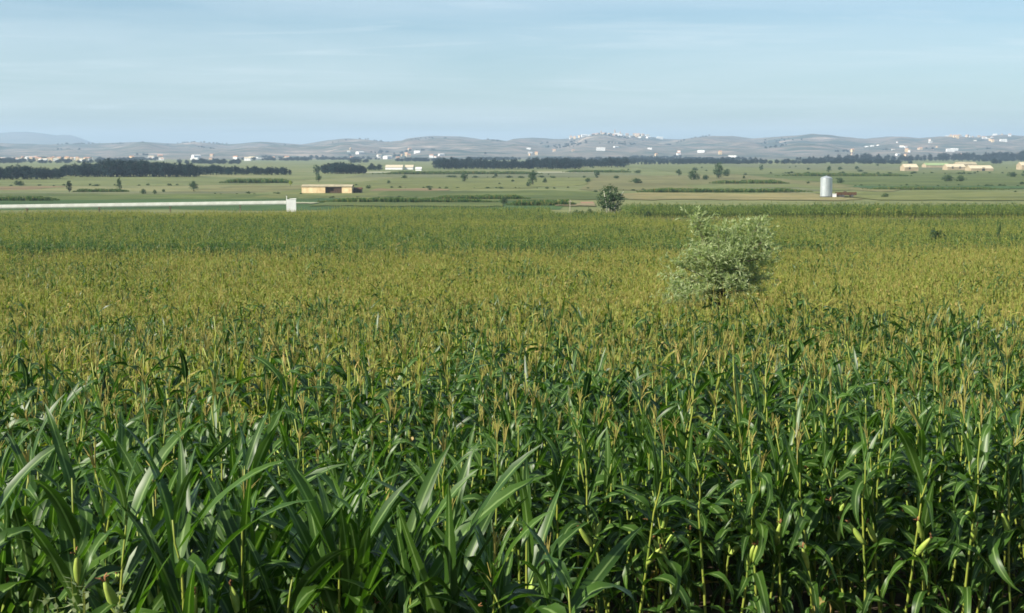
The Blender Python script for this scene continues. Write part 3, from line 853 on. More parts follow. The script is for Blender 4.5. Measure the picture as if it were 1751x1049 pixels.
def ell(rx, rz, cz, bias=.5, waist=0.0):
    def f(r_):
        d = Vector((r_.gauss(0, 1), r_.gauss(0, 1), r_.gauss(0, 1))).normalized() * r_.random() ** bias
        k = 1 - waist * max(0, d.z)
        return d.x * rx * k, d.y * rx * k, cz + d.z * rz, r_.uniform(.7, 1.25)
    return f
TREES = {}
def proto(kind, env, ncl, nl, size, csize, mat, trunk, n_=3, tm='bark'):
    TREES[kind] = []
    for k in range(n_):
        V, F = crown_geo(env, ncl, nl, size, csize, 40 + k * 7 + len(TREES))
        TREES[kind].append((trunk_geo(*trunk, seed=k + 5).mesh(kind + '_trunk', M[tm], True), mesh(kind + '_crown', V, F, [M[mat]])))
# unit-height protos
proto('poplar', ell(.21, .47, .51, .45, .25), 70, 24, .030, .085, 'wood_leaf', (.9, .022, 5, .16, .2), 5)
proto('round', ell(.40, .44, .50, .45, .15), 80, 26, .034, .11, 'wood_leaf', (.75, .035, 6, .3, .25), 4)
proto('tree', ell(.38, .46, .50, .45, .2), 66, 26, .030, .11, 'tree_leaf', (.75, .032, 6, .3, .25), 4)
proto('bush', ell(.62, .46, .40, .45, .2), 60, 26, .042, .17, 'bush_leaf', (.6, .04, 7, .4, .1), 4)
proto('cypress', ell(.13, .46, .52, .5, .55), 60, 22, .024, .06, 'cypress', (.9, .02, 0, .1, .2), 2)
proto('yellow', ell(.30, .34, .62, .45), 40, 20, .045, .12, 'yellow_leaf', (.7, .03, 4, .3, .2), 1)
def tree(kind, name, label, cat, X, Y, h, wide=1.0, group=None, k=None, rz=None):
    me = TREES[kind][rnd.randrange(len(TREES[kind])) if k is None else k]
    t = thing(name, label, cat, (X, Y, float(tz(Y)) - .05), rnd.uniform(0, 6.3) if rz is None else rz, group)
    obj('trunk', me[0], t, scale=(h * wide, h * wide, h)); obj('crown', me[1], t, scale=(h * wide, h * wide, h))
    return t
def tree_px(kind, name, label, cat, px, ptop, pbase, wide=1.0, group=None, Y=None):
    Y = Y or gy(pbase)
    h = at(px, ptop, Y).z - float(tz(Y))
    return tree(kind, name, label, cat, xat(px, Y), Y, h, wide, group)
# the woods: (columns, row of base, [(column, row of top)], spacing, depth rows, names)
def wood(px0, px1, pb, tops, n_, depth, kinds, name, label, group, wide=(1, 1.4)):
    Y0 = gy(pb)
    out = []
    for i in range(n_):
        px = px0 + (px1 - px0) * (i + rnd.uniform(0.1, .9)) / n_
        Y = Y0 + rnd.uniform(0, depth)
        tp = np.interp(px, [a[0] for a in tops], [a[1] for a in tops]) + rnd.uniform(-2.5, 4.0)
        h = at(px, tp, Y0).z - float(tz(Y0))
        kind = rnd.choice(kinds)
        w = rnd.uniform(*wide) * (1.25 if kind == 'poplar' else 1.0)
        out.append(tree(kind, name, label, 'tree', xat(px, Y0) * (1 + (Y - Y0) / Y0), Y, max(2.5, h), w, group))
    number(out, label + ', %s from the left')
wood(-120, 112, 308, [(-120, 285), (0, 284), (50, 283), (90, 287), (112, 289)], 44, 40, ['round', 'poplar', 'round'], 'wood_tree', 'dark tree in the low wood at the left edge', 'trees of the wood at the left edge')
wood(100, 345, 303.5, [(100, 288), (130, 281), (165, 278), (190, 273), (250, 272), (275, 277), (310, 279), (345, 280)], 64, 45, ['poplar', 'round', 'round'], 'wood_tree', 'dark tree in the tall dense wood on the left', 'trees of the tall left wood')
wood(345, 500, 300, [(345, 281), (400, 284), (450, 286), (500, 287)], 34, 45, ['round', 'poplar'], 'wood_tree', 'dark tree in the thin end of the left wood', 'trees at the thin end of the left wood')
wood(556, 628, 298, [(556, 283), (575, 276), (600, 277), (628, 284)], 20, 30, ['round'], 'wood_tree', 'dark tree in the small grove behind the ochre barn', 'trees of the grove behind the barn')
wood(632, 652, 292, [(632, 280), (652, 281)], 4, 10, ['round'], 'wood_tree', 'dark tree beside the white sheds in the middle', 'trees by the white sheds')
wood(746, 990, 290, [(746, 275), (760, 271), (800, 272), (850, 273), (905, 272), (940, 269), (990, 273)], 62, 60, ['round', 'poplar', 'round'], 'wood_tree', 'dark tree in the long belt in the middle of the valley', 'trees of the middle belt')
wood(990, 1066, 287, [(990, 273), (1010, 273), (1040, 269), (1066, 270)], 16, 60, ['round'], 'wood_tree', 'dark tree at the right end of the middle belt', 'trees at the end of the middle belt')
wood(1068, 1160, 282, [(1068, 275), (1160, 275)], 16, 60, ['round'], 'wood_tree', 'small far tree in the thin hedge right of the middle belt', 'trees of the thin hedge')
wood(1160, 1300, 280.5, [(1160, 272), (1240, 270), (1300, 271)], 26, 80, ['round', 'poplar'], 'wood_tree', 'dark tree in the belt behind the leaning bushes', 'trees of the belt behind the bushes')
wood(1355, 1560, 277, [(1355, 269), (1410, 266), (1460, 262), (1560, 267)], 36, 120, ['round', 'poplar'], 'wood_tree', 'bluish far tree in the belt above the silo', 'trees of the belt above the silo')
wood(1560, 1860, 276, [(1560, 266), (1620, 262), (1700, 259), (1751, 256), (1860, 258)], 52, 160, ['round', 'poplar'], 'wood_tree', 'bluish far tree in the belt behind the right-hand farm', 'trees of the belt behind the farm')

FARW = bpy.data.collections.new('far trees')
for k in range(4):
    FARW.objects.link(bpy.data.objects.new('far_tree_%02d' % k, TREES['round'][k][1]))
r = np.random.default_rng(8)
fx, fy, fz = [], [], []
for i in range(26000):
    Y = r.uniform(1900, 6300); px = r.uniform(-500, 2300)
    f = float(fbm(px / 120, Y / 260, 61, 4)) + .10 * float(fbm(px / 26, Y / 60, 66, 2))
    if f < (.63 if Y < 3300 else .77): continue
    fx.append(xat(px, Y)); fy.append(Y); fz.append(float(tz(Y)) if Y < HILL_Y0 else float(hill_z(px, Y)))
n_ = len(fx); sf = r.uniform(4, 8, n_)
scatter('far_woods', 'bluish patches of woods and orchards below the hills', np.stack([fx, fy, fz], 1), np.stack([np.zeros(n_), np.zeros(n_), r.uniform(0, 6.28, n_)], 1), np.stack([sf * 1.6, sf * 1.6, sf], 1), r.integers(0, 4, n_), FARW)
print('far trees', n_)

tree_px('cypress', 'cypress_tree', 'dark pointed lone tree standing above the canal on the left', 'tree', 125, 307, 329, 1.7)
tree_px('tree', 'slender_tree', 'slender tree at the end of the dark strip left of centre', 'tree', 210, 302, 328, .45)
tree_px('tree', 'dark_tree', 'dark leaning tree above the middle of the canal', 'tree', 336, 309, 328, 1.1)
tree_px('bush', 'bush', 'dark rounded bush by the small field bushes on the left', 'bush', 250, 321, 332, .8)
tree_px('bush', 'bush', 'small bush, second of the three field bushes on the left', 'bush', 270, 323, 332, .7)
tree_px('bush', 'bush', 'small bush, third of the three field bushes on the left', 'bush', 285, 322, 329, .7)
tree_px('bush', 'bush', 'low dark bush just above the canal at the left', 'bush', 87, 335, 344, 1.1)
tree_px('bush', 'bush', 'dark low bush below the left end of the wood', 'bush', 40, 307, 317, 1.4)
tree_px('tree', 'dark_tree', 'dark tree directly behind the ochre barn', 'tree', 548, 298, 312, 1.0)
tree_px('tree', 'dark_tree', 'taller dark tree behind the yellow tree', 'tree', 545, 280, 302, .8)
tree_px('yellow', 'yellow_tree', 'small bright yellow tree between canal and barn', 'tree', 500, 308, 319, .8)
tree_px('bush', 'bush', 'low bush right of the dark lean-to', 'bush', 632, 315, 323, 1.0)
tree_px('bush', 'bush', 'small bush in the field right of the barn', 'bush', 667, 307, 314, .9)
tree_px('tree', 'dark_tree', 'single dark round tree left of the middle of the valley', 'tree', 795, 295, 311, 1.1)
tree_px('tree', 'dark_tree', 'tall dark tree standing alone before the middle belt', 'tree', 911, 289, 316, .85)
tree_px('bush', 'bush', 'dark bush at the foot of the tall lone tree', 'bush', 903, 309, 319, .8)
tree_px('bush', 'bush', 'small round bush right of the tall lone tree', 'bush', 931, 303, 313, .7)
tree_px('bush', 'bush', 'low bush in the middle of the tan field', 'bush', 1004, 303, 312, 1.1)
tree_px('tree', 'dark_tree', 'small dark tree under the middle belt', 'tree', 1019, 290, 305, .9)
tree_px('bush', 'bush', 'long low bush on the tan field', 'bush', 1085, 303, 314, 1.8)
tree_px('bush', 'bush', 'dark bush under the right end of the middle belt', 'bush', 1052, 299, 306, 1.3)
tree_px('tree', 'dark_tree', 'small tree left of the leaning bushes', 'tree', 1158, 289, 302, 1.1)
tree_px('bush', 'bush', 'dark bush leaning at the left of the bush cluster', 'bush', 1183, 288, 308, .9)
tree_px('bush', 'bush', 'low bush at the foot of the bush cluster', 'bush', 1203, 297, 308, .9)
tree_px('tree', 'dark_tree', 'tallest tree of the bush cluster on the right', 'tree', 1226, 274, 306, .75)
tree_px('bush', 'bush', 'pale bush at the right of the bush cluster', 'bush', 1238, 286, 302, .8)
tree_px('tree', 'dark_tree', 'small dark tree between bush cluster and silo', 'tree', 1297, 280, 292, .9)
tree_px('bush', 'bush', 'dark round bush just right of the silo top', 'bush', 1432, 302, 314, .9)
tree_px('tree', 'dark_tree', 'dark tree directly above the silo', 'tree', 1412, 283, 295, 1.0)
tree_px('bush', 'bush', 'small dark bush left above the silo', 'bush', 1377, 286, 291, 1.2)
tree_px('bush', 'bush', 'small dark bush right above the silo', 'bush', 1431, 284, 291, 1.2)
tree_px('bush', 'bush', 'small dark bush left of the farm buildings', 'bush', 1459, 283, 290, 1.0)
tree_px('bush', 'bush', 'wide dark bush below the farm buildings, left half', 'bush', 1614, 297, 311, 1.3)
tree_px('bush', 'bush', 'wide dark bush below the farm buildings, right half', 'bush', 1636, 298, 311, 1.1)
tree_px('bush', 'bush', 'dark bush at the right edge below the farm', 'bush', 1722, 292, 303, 1.4)
tree_px('bush', 'bush', 'tall dark bush at the very right edge', 'bush', 1748, 288, 302, 1.2)
tree_px('bush', 'bush', 'low bush right of the rusty trailer', 'bush', 1508, 329, 338, 1.3)
tree_px('bush', 'bush', 'round bush left of the white post', 'bush', 925, 364, 386, 1.0, Y=230)
tree_px('bush', 'bush', 'dark round bush in the green strip left of the bare earth patch', 'bush', 861, 334, 349, .8)
tree_px('bush', 'bush', 'green bush in front of the pinkish earth patch', 'bush', 990, 355, 384, 1.0, Y=268)
tree_px('bush', 'bush', 'dark green bush at the foot of the pale stemmed tree', 'bush', 1028, 360, 386, .5, Y=270)
tree_px('bush', 'bush', 'blackish shrub poking out of the maize at the right', 'bush', 1597, 381, 425, .5, Y=150)
tree_px('tree', 'dark_tree', 'thin dark sapling in the maize near the right edge', 'tree', 1703, 370, 430, .2, Y=150)
LB = []
for i in range(46):
    pb_ = rnd.choice((rnd.uniform(283, 300), rnd.uniform(290, 335))); px = rnd.uniform(560, 1740)
    if 1380 < px < 1470 and pb_ > 325: continue
    hh = rnd.uniform(3, 7) * (0.7 if pb_ < 292 else 1)
    LB.append(tree_px('bush', 'field_bush', 'small field bush', 'bush', px, pb_ - hh, pb_, rnd.uniform(.7, 1.7), 'small bushes scattered over the valley'))
number(LB, 'small dark bush scattered over the valley fields, %s from the left')
HB = []
for (px0, px1, pb_, n_) in ((560, 760, 338.5, 14), (640, 1000, 322.5, 22), (1010, 1300, 326, 16), (1440, 1750, 318.5, 22), (1300, 1700, 297.5, 26), (20, 330, 318, 16), (350, 520, 332, 9), (760, 1010, 304.5, 16)):
    for i in range(n_):
        px = px0 + (px1 - px0) * (i + rnd.uniform(-.4, 1.4)) / n_; q_ = pb_ + rnd.uniform(-.8, .8)
        HB.append(tree_px('bush', 'hedge_bush', 'hedge bush', 'bush', px, q_ - rnd.uniform(1.5, 5.0), q_, rnd.uniform(1.0, 2.6), 'low bushes along the field edges'))
number(HB, 'low hedge bush on the valley field edges, %s from the left')
# pale stemmed tree beside the low shed
Y = 274; X = xat(1040, Y); z0 = float(tz(Y))
t = thing('pale_stemmed_tree', 'small bushy tree with pale forked stems beside the pinkish earth patch', 'tree', (X, Y, z0))
b = MB(); H = at(1040, 318, Y).z - z0
for dx, w in ((-.6, .2), (.1, 2.0), (.8, 4.0), (1.7, 5.2)):
    b.tube([(dx * .6, 0, -.05), (dx * .7, .1, H * .35), (dx * 1.1, .2 * math.cos(w), H * .6), (dx * 1.7, .5 * math.cos(w), H * .85)], [.15, .12, .09, .03], 6)
obj('trunk', b.mesh('pale_stems', M['bark_pale'], True), t)
def penv(r_):
    d = Vector((r_.gauss(0, 1), r_.gauss(0, 1), r_.gauss(0, 1))).normalized() * r_.random() ** .5
    return d.x * 2.6 + .2, d.y * 2.2, H * .56 + d.z * H * .42, r_.uniform(.6, 1.2)
V, F = crown_geo(penv, 120, 28, .15, .62, 3)
obj('crown', mesh('pale_stemmed_crown', V, F, [M['bush_leaf']]), t)

for px, pt, pb_, w_, lab in ((1062, 357, 384, .7, 'green bush just right of the pale stems'), (1082, 359, 384, .8, 'grey green bush right of the pale stemmed tree'), (1106, 358, 384, .7, 'bush where the tall green maize strip begins'), (1008, 353, 384, .7, 'dark bush between pinkish earth and pale stems')):
    tree_px('bush', 'bush', lab, 'bush', px, pt, pb_, w_, Y=272)
# silvery willow standing in the near maize
Y = 49.0; X = xat(1232, Y); WZ = float(tz(Y))
t = thing('willow_tree', 'small silvery willow rising out of the near maize field', 'tree', (X, Y, WZ))
r_ = random.Random(77); b = MB(); LV, LF = [], []
kpx = Y / FPX
def leafq(p, d, L, w, r_):
    d = d.normalized(); s_ = d.cross(Vector((r_.gauss(0, 1), r_.gauss(0, 1), r_.gauss(0, 1)))).normalized() * w
    q = len(LV)
    LV.extend([p, p + d * L * .45 + s_, p + d * L, p + d * L * .45 - s_]); LF.append((q, q + 1, q + 2, q + 3))
b.tube([(0.03, 0, -.05), (0.05, 0, 1.0), (0.02, .02, 2.2), (0.0, .0, 3.0)], [.09, .08, .07, .05], 8)
# limb ends: (column, row, depth offset)
ends = [(1186, 380, 0), (1205, 400, .2), (1225, 392, -.2), (1245, 388, .1), (1262, 398, .3), (1296, 386, 0), (1300, 418, .1), (1312, 436, -.3), (1290, 450, .4), (1318, 452, 0),
        (1168, 425, .1), (1150, 450, -.2), (1140, 470, .2), (1132, 492, 0), (1160, 490, .4), (1190, 430, -.4), (1215, 440, -.5), (1240, 430, -.5), (1265, 425, -.4), (1230, 420, .5), (1180, 460, -.3), (1205, 470, -.4), (1275, 470, -.3), (1255, 455, -.6), (1250, 410, -.2), (1280, 432, .3), (1170, 445, -.3), (1198, 412, -.1), (1126, 505, 0), (1146, 512, .2), (1166, 506, -.2), (1186, 496, -.3), (1212, 494, -.3), (1290, 482, .1), (1312, 474, -.2), (1298, 494, .2), (1183, 374, .1), (1298, 380, -.1), (1316, 396, .2), (1310, 404, -.2), (1270, 384, .1), (1192, 366, 0), (1322, 430, .1), (1135, 515, -.3), (1158, 522, .3), (1178, 512, -.5), (1150, 500, -.5), (1205, 508, .4), (1262, 492, -.6), (1240, 480, -.7)]
for (ex, ey, eo) in ends:
    e = at(ex, ey, Y); e = Vector((e.x - X, eo * 2.0, e.z - WZ))
    base = Vector((0.0, 0, (min(r_.uniform(2.0, 3.0), max(1.0, e.z - .3)))))
    mid = base.lerp(e, .5) + Vector((0, 0, r_.uniform(.05, .18)))
    b.tube([base, base.lerp(mid, .6), mid, mid.lerp(e, .6), e], [.03, .024, .018, .011, .004], 5)
    for k in range(24):
        s = r_.uniform(.58, 1.03) if r_.random() < .85 else r_.uniform(.25, .6)
        p = (base.lerp(mid, s * 2) if s < .5 else mid.lerp(e, (s - .5) * 2))
        d = Vector((r_.gauss(.35, .75), r_.gauss(0, .75), r_.gauss(.5, .6))).normalized()
        tip = p + d * r_.uniform(.22, .58)
        b.tube([p, tip], [.003, .0012], 3, cap=False)
        for q in range(15):
            u = r_.random()
            ld = (d * .9 + Vector((r_.gauss(0, .5), r_.gauss(0, .5), r_.gauss(0, .5))))
            leafq(p.lerp(tip, u), ld, r_.uniform(.12, .22), r_.uniform(.012, .020), r_)
obj('trunk', b.mesh('willow_branches', M['bark'], True), t)
obj('crown', mesh('willow_crown', LV, LF, [M['willow']]), t)

# ------------------------------------------------------------------ concrete canal on piers
A = at(0, 350.8, 318); B = at(489, 343.8, 328)
A = A + (A - B) * 0.9
ZT = A.z; BZ = B.z
A = Vector((A.x, A.y, ZT)); B = Vector((B.x, B.y, BZ))
dvec = (B - A); LEN = dvec.length; ang = math.atan2(dvec.y, dvec.x)
can = thing('irrigation_canal', 'raised white concrete irrigation canal running in from the left', 'canal', (A.x, A.y, ZT), ang)
can.rotation_euler = (0, -math.asin((BZ - ZT) / LEN), ang)
nseg = int(LEN / 5.0); sl = LEN / nseg
b = MB()
prof = [(-.90, 0), (-.90, -.30), (-.90, -.58), (-.82, -.80), (.82, -.80), (.90, -.58), (.90, -.30), (.90, 0), (.76, 0), (.76, -.30), (.76, -.54), (.68, -.68), (-.68, -.68), (-.76, -.54), (-.76, -.30), (-.76, 0)]
x0, x1 = .012, sl - .012
v = [(x0, y, z) for y, z in prof] + [(x1, y, z) for y, z in prof]; k = len(prof)
b.add(v, [(i, (i + 1) % k, (i + 1) % k + k, i + k) for i in range(k)] + [(0, 1, 14, 15), (1, 2, 13, 14), (2, 3, 12, 13), (3, 4, 11, 12), (4, 5, 10, 11), (5, 6, 9, 10), (6, 7, 8, 9)] + [tuple(q + k for q in f)[::-1] for f in [(0, 1, 14, 15), (1, 2, 13, 14), (2, 3, 12, 13), (3, 4, 11, 12), (4, 5, 10, 11), (5, 6, 9, 10), (6, 7, 8, 9)]])
segm = b.mesh('canal_segment', M['concrete'])
b = MB(); b.box(-.18, .18, -.75, .75, -1.15, -.81); b.box(-.12, .12, -.5, .5, -3.6, -1.15); pierm = b.mesh('canal_pier', M['pier_shade'])  # piers coloured dark as if shaded by the trough
for i in range(nseg):
    obj('canal_segment', segm, can, loc=(i * sl, 0, 0)); (obj('pier', pierm, can, loc=(i * sl, 0, 0)) if i % 3 == 0 else None)
b = MB()
b.box(0, 2.6, -1.35, -1.1, -3.0, .55); b.box(0, 2.6, 1.1, 1.35, -3.0, .55); b.box(2.35, 2.6, -1.1, 1.1, -3.0, .55); b.box(0, .25, -1.1, 1.1, -3.0, -1.2); b.box(.25, 2.35, -1.1, 1.1, -3.0, -1.3)
sb = obj('sluice_box', b.mesh('sluice_box', M['white']), can, loc=(LEN + .05, 0, -.1), scale=(.85, .85, .8))
b = MB(); b.box(.05, .22, -1.3, -1.16, .55, 1.35); b.box(.05, .22, 1.16, 1.3, .55, 1.35); b.box(.03, .24, -1.34, 1.34, 1.35, 1.47)
obj('gate_frame', b.mesh('gate_frame', M['white']), sb)
b = MB(); b.box(.15, .21, -1.05, 1.05, -1.1, 1.0); b.tube([(.18, 0, 1.0), (.18, 0, 1.9)], .04, 6)
obj('sluice_gate', b.mesh('sluice_gate', M['dark_metal']), sb)
b = MB(); b.box(.9, 2.7, -1.4, 1.4, .56, .72)
obj('cover_slab', b.mesh('cover_slab', M['concrete']), sb)

# ------------------------------------------------------------------ buildings
def building(name, label, cat, px0, px1, p_eave, p_base, depth, rise, wall, roof, rz=0.0, ridge_x=True, door=None, wins=(), group=None):
    Y = gy(p_base); X0, X1 = xat(px0, Y), xat(px1, Y)
    w = X1 - X0; h = at(px0, p_eave, Y).z - float(tz(Y))
    t = thing(name, label, cat, ((X0 + X1) / 2, Y, float(tz(Y)) - .05), rz, group)
    b = MB(); hw_ = w / 2
    # front wall pieces around the openings, other walls plain
    ops = sorted([(x * w - hw_, x * w - hw_ + ww, z, z + hh) for x, ww, z, hh in (([door] if door else []) + list(wins))])
    x = -hw_
    for (a0, a1, z0, z1) in ops:
        b.box(x, a0, 0, .3, -.5, h)
        if z0 > 0.05: b.box(a0, a1, 0, .3, -.5, z0)
        if z1 < h: b.box(a0, a1, 0, .3, z1, h)
        x = a1
    b.box(x, hw_, 0, .3, -.5, h)
    b.box(-hw_, hw_, depth - .3, depth, -.5, h); b.box(-hw_, -hw_ + .3, .3, depth - .3, -.5, h); b.box(hw_ - .3, hw_, .3, depth - .3, -.5, h)
    e = .18
    if ridge_x:
        for sx in (-hw_ + .02, hw_ - .28):
            b.add([(sx, 0, h), (sx, depth, h), (sx, depth / 2, h + rise), (sx + .26, 0, h), (sx + .26, depth, h), (sx + .26, depth / 2, h + rise)], [(0, 1, 2), (5, 4, 3), (0, 3, 4, 1), (1, 4, 5, 2), (2, 5, 3, 0)])
    obj('wall', b.mesh('wall', M[wall]), t)
    b = MB(); th = .18
    sl_ = rise / (depth / 2)
    for sgn, ye in ((1, -e), (-1, depth + e)):
        yr = depth / 2; ze = h - e * sl_ + .03; zr = h + rise + .03
        b.add([(-hw_ - e, ye, ze), (hw_ + e, ye, ze), (hw_ + e, yr, zr), (-hw_ - e, yr, zr), (-hw_ - e, ye, ze + th), (hw_ + e, ye, ze + th), (hw_ + e, yr, zr + th), (-hw_ - e, yr, zr + th)],
              [(3, 2, 1, 0), (4, 5, 6, 7), (0, 1, 5, 4), (1, 2, 6, 5), (2, 3, 7, 6), (3, 0, 4, 7)])
    obj('roof', b.mesh('roof', M[roof]), t)
    for x, ww, z, hh in wins:
        b = MB(); b.box(x * w - hw_, x * w - hw_ + ww, .15, .2, z, z + hh)
        obj('window', b.mesh('window', M['glass']), t)
    return t, w, h, depth
t, w, h, dp = building('ochre_barn', 'long low ochre barn with a wide dark opening', 'barn', 519, 604, 319.5, 331, 7, 0.6, 'ochre', 'barn_roof', door=(.47, 6.2, 0, 2.4))
b = MB(); b.box(.47 * w - w / 2 + 3.2, .47 * w - w / 2 + 6.1, .18, .26, 0, 2.35); obj('door', b.mesh('barn_door', M['brown_wood']), t)
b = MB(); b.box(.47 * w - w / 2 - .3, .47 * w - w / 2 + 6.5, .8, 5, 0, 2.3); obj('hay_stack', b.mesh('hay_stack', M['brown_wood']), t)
building('lean_to_shed', 'small dark lean-to shed at the right end of the ochre barn', 'shed', 607, 620, 324, 330.5, 4, .5, 'brown_wood', 'rust')
sheet('field', 'pale bare earth patch left of the pale stemmed tree', 950, 1016, 349, 353.5, 'bare', 0.05)
sheet('field', 'pinkish bare earth beside the pale stemmed tree', 992, 1014, 346.5, 349.5, 'pink', 0.05)
# silo
Y = gy(338); X = xat(1408, Y); z0 = float(tz(Y))
sr = (1418 - 1398) / 2 / FPX * Y; sh = at(1408, 305.5, Y).z - z0
t = thing('grain_silo', 'tall cylindrical galvanised silo standing in the straw yard', 'silo', (X, Y, z0))
prof = []
nr = 60
for i in range(nr + 1):
    prof.append((sr * (1 + (.006 if i % 2 else -.006)), .35 + (sh - .35) * i / nr))
b = MB(); b.lathe(prof, 40); obj('body', b.mesh('silo_body', M['zinc'], True), t)
b = MB(); b.lathe([(sr * 1.03, sh + .02), (sr * 1.03, sh + .10), (sr * .78, sh + .45), (sr * .3, sh + .75), (sr * .12, sh + .78), (sr * .12, sh + .95), (.02, sh + 1.0)], 40); obj('roof', b.mesh('silo_roof', M['zinc']), t)
b = MB(); b.lathe([(sr * 1.08, -.4), (sr * 1.08, .33)], 40); obj('base', b.mesh('silo_base', M['dark_metal']), t)
b = MB()
for sx in (-.22, .22): b.tube([(sx + sr * .5, -sr * .93, 0), (sx + sr * .5, -sr * .93, sh)], .025, 5)
for i in range(24): b.tube([(sr * .5 - .22, -sr * .93, .4 + i * sh / 25), (sr * .5 + .22, -sr * .93, .4 + i * sh / 25)], .016, 4)
obj('ladder', b.mesh('silo_ladder', M['zinc']), t)
# white tank and rusty trailer by the silo
t = thing('white_tank', 'small whitish box at the foot of the silo', 'box', (xat(1420.5, Y), Y - 1.0, z0))
b = MB(); b.box(-.65, .65, -.6, .6, .0, 1.15); b.box(-.72, .72, -.67, .67, 1.15, 1.28); obj('body', b.mesh('tank_body', M['white']), t)
t = thing('farm_trailer', 'dark rusty farm trailer parked right of the silo', 'trailer', (xat(1441, Y), Y - .5, z0))
b = MB(); b.box(-3.3, 3.3, -1.1, 1.1, .75, .92); b.box(-3.3, 3.3, -1.14, -1.06, .92, 1.75); b.box(-3.3, 3.3, 1.06, 1.14, .92, 1.75); b.box(-3.38, -3.3, -1.1, 1.1, .92, 1.75); b.box(3.3, 3.38, -1.1, 1.1, .92, 1.85)
obj('body', b.mesh('trailer_body', M['rust']), t)
b = MB(); b.box(-3.0, 3.0, -.95, .95, .93, 1.55); b.box(-.8, .1, -.5, .5, 1.55, 2.1); obj('load', b.mesh('trailer_load', M['brown_wood']), t)
wb = MB(); wb.lathe([(.18, -.13), (.48, -.13), (.5, 0), (.48, .13), (.18, .13)], 16); wm = wb.mesh('trailer_wheel', M['dark_metal'])
for sx in (-2.3, -1.2, 1.9):
    for sy in (-1.0, 1.0): obj('wheel', wm, t, loc=(sx, sy, .48), rot=(PI / 2, 0, 0))
b = MB(); b.tube([(-3.3, 0, .8), (-4.6, 0, .5)], .06, 6); obj('drawbar', b.mesh('drawbar', M['rust']), t)
# white post
Y = 262; X = xat(974, Y); z0 = float(tz(Y)); hp_ = at(974, 342, Y).z - z0
t = thing('utility_post', 'thin pale post standing in the maize left of the pale stemmed tree', 'post', (X, Y, z0))
b = MB(); b.tube([(0, 0, -.2), (0, 0, hp_)], [.08, .06], 8); obj('pole', b.mesh('pole', M['post']), t)
b = MB(); b.box(-.35, .35, -.04, .04, hp_ - .4, hp_ - .31); obj('crossbar', b.mesh('crossbar', M['post']), t)
# right-hand farm and sheds
building('farm_building', 'tan gabled farm building at the left of the right-hand farm', 'building', 1540, 1563, 286.5, 293, 14, 2.6, 'farm', 'tile_pale', wins=((.3, 1.6, 1.5, 2.2),))
building('farm_building', 'long low farm shed with a green roof', 'building', 1576, 1616, 283, 287, 16, 2.2, 'farm', 'green_roof')
building('farm_building', 'tan farm building between the green roof and the pale shed', 'building', 1612, 1643, 286, 291.5, 14, 2.4, 'farm', 'tile_pale', wins=((.25, 1.6, 1.5, 2.), (.65, 1.6, 1.5, 2.)))
building('farm_building', 'low dusty roofed house behind the tan farm buildings', 'building', 1629, 1662, 281.5, 286, 14, 2.5, 'farm', 'barn_roof')
building('farm_building', 'low pale roofed shed at the right end of the farm', 'building', 1652, 1690, 288.5, 293, 16, 2.4, 'farm', 'tile_pale', wins=((.5, 2.5, 0, 3),))
building('farm_building', 'ochre house at the right edge of the picture', 'building', 1738, 1775, 283, 291, 14, 2.6, 'farm', 'tile_pale')
building('white_shed', 'long white shed right of the small grove', 'shed', 661, 690, 286.5, 290.5, 16, 2, 'white', 'tile_pale')
building('white_shed', 'shorter white shed beside the long white shed', 'shed', 694, 708, 286.5, 290.3, 16, 2, 'white', 'tile_pale')
building('white_shed', 'small white shed nearest the middle belt', 'shed', 712, 722, 289.5, 292.5, 10, 1.5, 'white', 'pale_roof')

# ------------------------------------------------------------------ hill towns
HM = []
for k, (wl_, rf, w_, l_, h_) in enumerate((('white', 'tile', 14, 11, 9), ('white', 'tile_pale', 20, 12, 8), ('ochre', 'tile', 12, 12, 12), ('white', 'pale_roof', 34, 16, 9), ('tan', 'tile', 16, 12, 10))):
    b = MB(); b.box(-w_ / 2, w_ / 2, -l_ / 2, l_ / 2, -6, h_, 0)
    e = .6; r2 = 3.0
    v = [(-w_ / 2 - e, -l_ / 2 - e, h_), (w_ / 2 + e, -l_ / 2 - e, h_), (w_ / 2 + e, l_ / 2 + e, h_), (-w_ / 2 - e, l_ / 2 + e, h_), (-w_ / 2 - e, 0, h_ + r2), (w_ / 2 + e, 0, h_ + r2)]
    b.add(v, [(0, 1, 5, 4), (2, 3, 4, 5), (0, 4, 3), (1, 2, 5)], 1)
    for i in range(max(2, int(w_ / 5))):
        for zf in (1.5, 5.0): b.box(-w_ / 2 + 2 + i * 5, -w_ / 2 + 3.4 + i * 5, -l_ / 2 - .08, -l_ / 2 - .03, zf, zf + 1.8, 2)
    HM.append(b.mesh('town_house', [M[wl_], M[rf], M['glass']]))
def town(n_, px0, px1, ya, yb, label, group, sc=(0.35, .75), peak=None):
    out = []
    for i in range(n_):
        px = rnd.uniform(px0, px1) if peak is None else max(px0, min(px1, rnd.gauss(peak, (px1 - px0) * .24)))
        Y = rnd.uniform(ya, yb)
        z = float(tz(Y)) if Y < HILL_Y0 else float(hill_z(px, Y))
        o = obj('town_house', HM[rnd.randrange(5)], loc=(xat(px, Y), Y, z), rot=(0, 0, rnd.gauss(0, .5)), scale=rnd.uniform(*sc))
        out.append(tag(o, label, 'house', group))
    number(out, label + ', %s from the left')
town(64, 975, 1125, 6300, 7000, 'pale house in the town on top of the middle hill', 'houses of the hilltop town', (.5, .95), 1040)
town(56, 0, 165, 2600, 3400, 'pale house in the village behind the left wood', 'houses of the left village', (.3, .6))
town(20, 230, 520, 2700, 3800, 'pale house scattered above the thin end of the wood', 'houses above the thin wood')
town(18, 590, 760, 3200, 4600, 'pale house below the hills above the white sheds', 'houses above the white sheds')
town(16, 880, 1330, 3400, 4800, 'pale house scattered below the middle hill', 'houses below the middle hill')
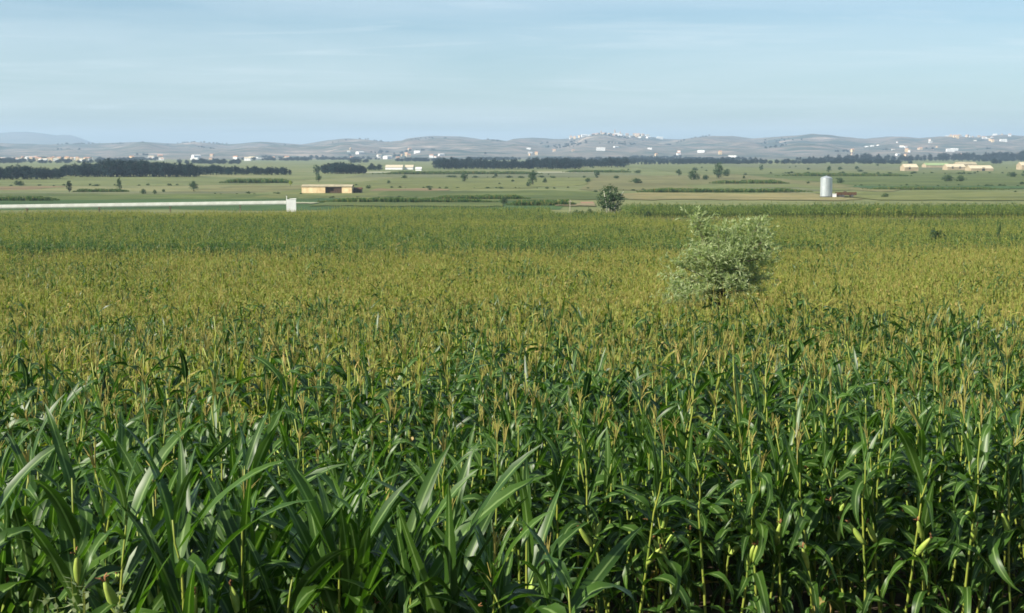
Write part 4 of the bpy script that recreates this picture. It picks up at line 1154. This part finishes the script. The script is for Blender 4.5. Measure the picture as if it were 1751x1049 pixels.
town(22, 1450, 1640, 3600, 5200, 'pale house in the village above the right tree belt', 'houses above the right belt')
town(40, 1610, 1790, 5200, 6900, 'pale house in the hill town at the right edge', 'houses of the right-hand hill town', (.5, .9))
for px, hh, lab in ((1026, 17, 'thin church tower on the left of the hilltop town'), (1049, 23, 'taller thin tower in the middle of the hilltop town'), (1058, 15, 'short thin tower right of the taller tower in the hilltop town')):
    Yt = 6900; z = float(hill_z(px, Yt))
    t = thing('church_tower', lab, 'tower', (xat(px, Yt), Yt, z - 4), 0.3)
    b = MB(); b.box(-3, 3, -3, 3, 0, hh); b.box(-3.5, 3.5, -3.5, 3.5, hh, hh + 1); obj('shaft', b.mesh('tower_shaft', M['tan']), t)
    b = MB(); b.lathe([(3.6, hh + 1), (2.6, hh + 4), (.2, hh + 11)], 8); obj('spire', b.mesh('tower_spire', M['tile']), t)

# ------------------------------------------------------------------ small things in front
r_ = random.Random(5)
Y = 6.1; p = at(140, 1020, Y); z0 = float(tz(Y))
t = thing('weed', 'pale small leaved weed at the lower left among the maize', 'weed', (p.x, Y, z0))
b = MB(); V, F = [], []
for i in range(7):
    w = r_.uniform(0, 6.3); o_ = r_.uniform(.05, .22); hh = (p.z + .1 - z0) * r_.uniform(.7, 1.0)
    top = Vector((math.cos(w) * o_, math.sin(w) * o_, hh)); b.tube([(0, 0, 0), top * .6, top], [.006, .005, .002], 4)
    for k in range(26):
        q = Vector((0, 0, 0)).lerp(top, r_.uniform(.5, 1.0)); d = Vector((r_.gauss(0, 1), r_.gauss(0, 1), r_.gauss(.3, .6))).normalized()
        s_ = d.cross(Vector((.3, .2, 1))).normalized() * .011; n0 = len(V)
        V += [q, q + d * .02 + s_, q + d * .045, q + d * .02 - s_]; F.append((n0, n0 + 1, n0 + 2, n0 + 3))
obj('stem', b.mesh('weed_stem', M['stalk']), t); obj('leaves', mesh('weed_leaves', V, F, [M['willow']]), t)

# ------------------------------------------------------------------ haze over the valley
b = MB(); b.box(-14000, 14000, -300, 14500, -16, 205)
hm = bpy.data.materials.new('valley haze'); hm.use_nodes = True
n, l = hm.node_tree.nodes, hm.node_tree.links
n.clear()
ho = n.new('ShaderNodeOutputMaterial'); pv = n.new('ShaderNodeVolumePrincipled')
pv.inputs['Color'].default_value = (0.58, 0.78, 1.0, 1)
pv.inputs['Density'].default_value = 0.000115
pv.inputs['Anisotropy'].default_value = 0.1
l.new(pv.outputs[0], ho.inputs['Volume'])
tag(obj('haze', b.mesh('haze', hm)), 'thin bluish haze over the valley', None, None, 'stuff')
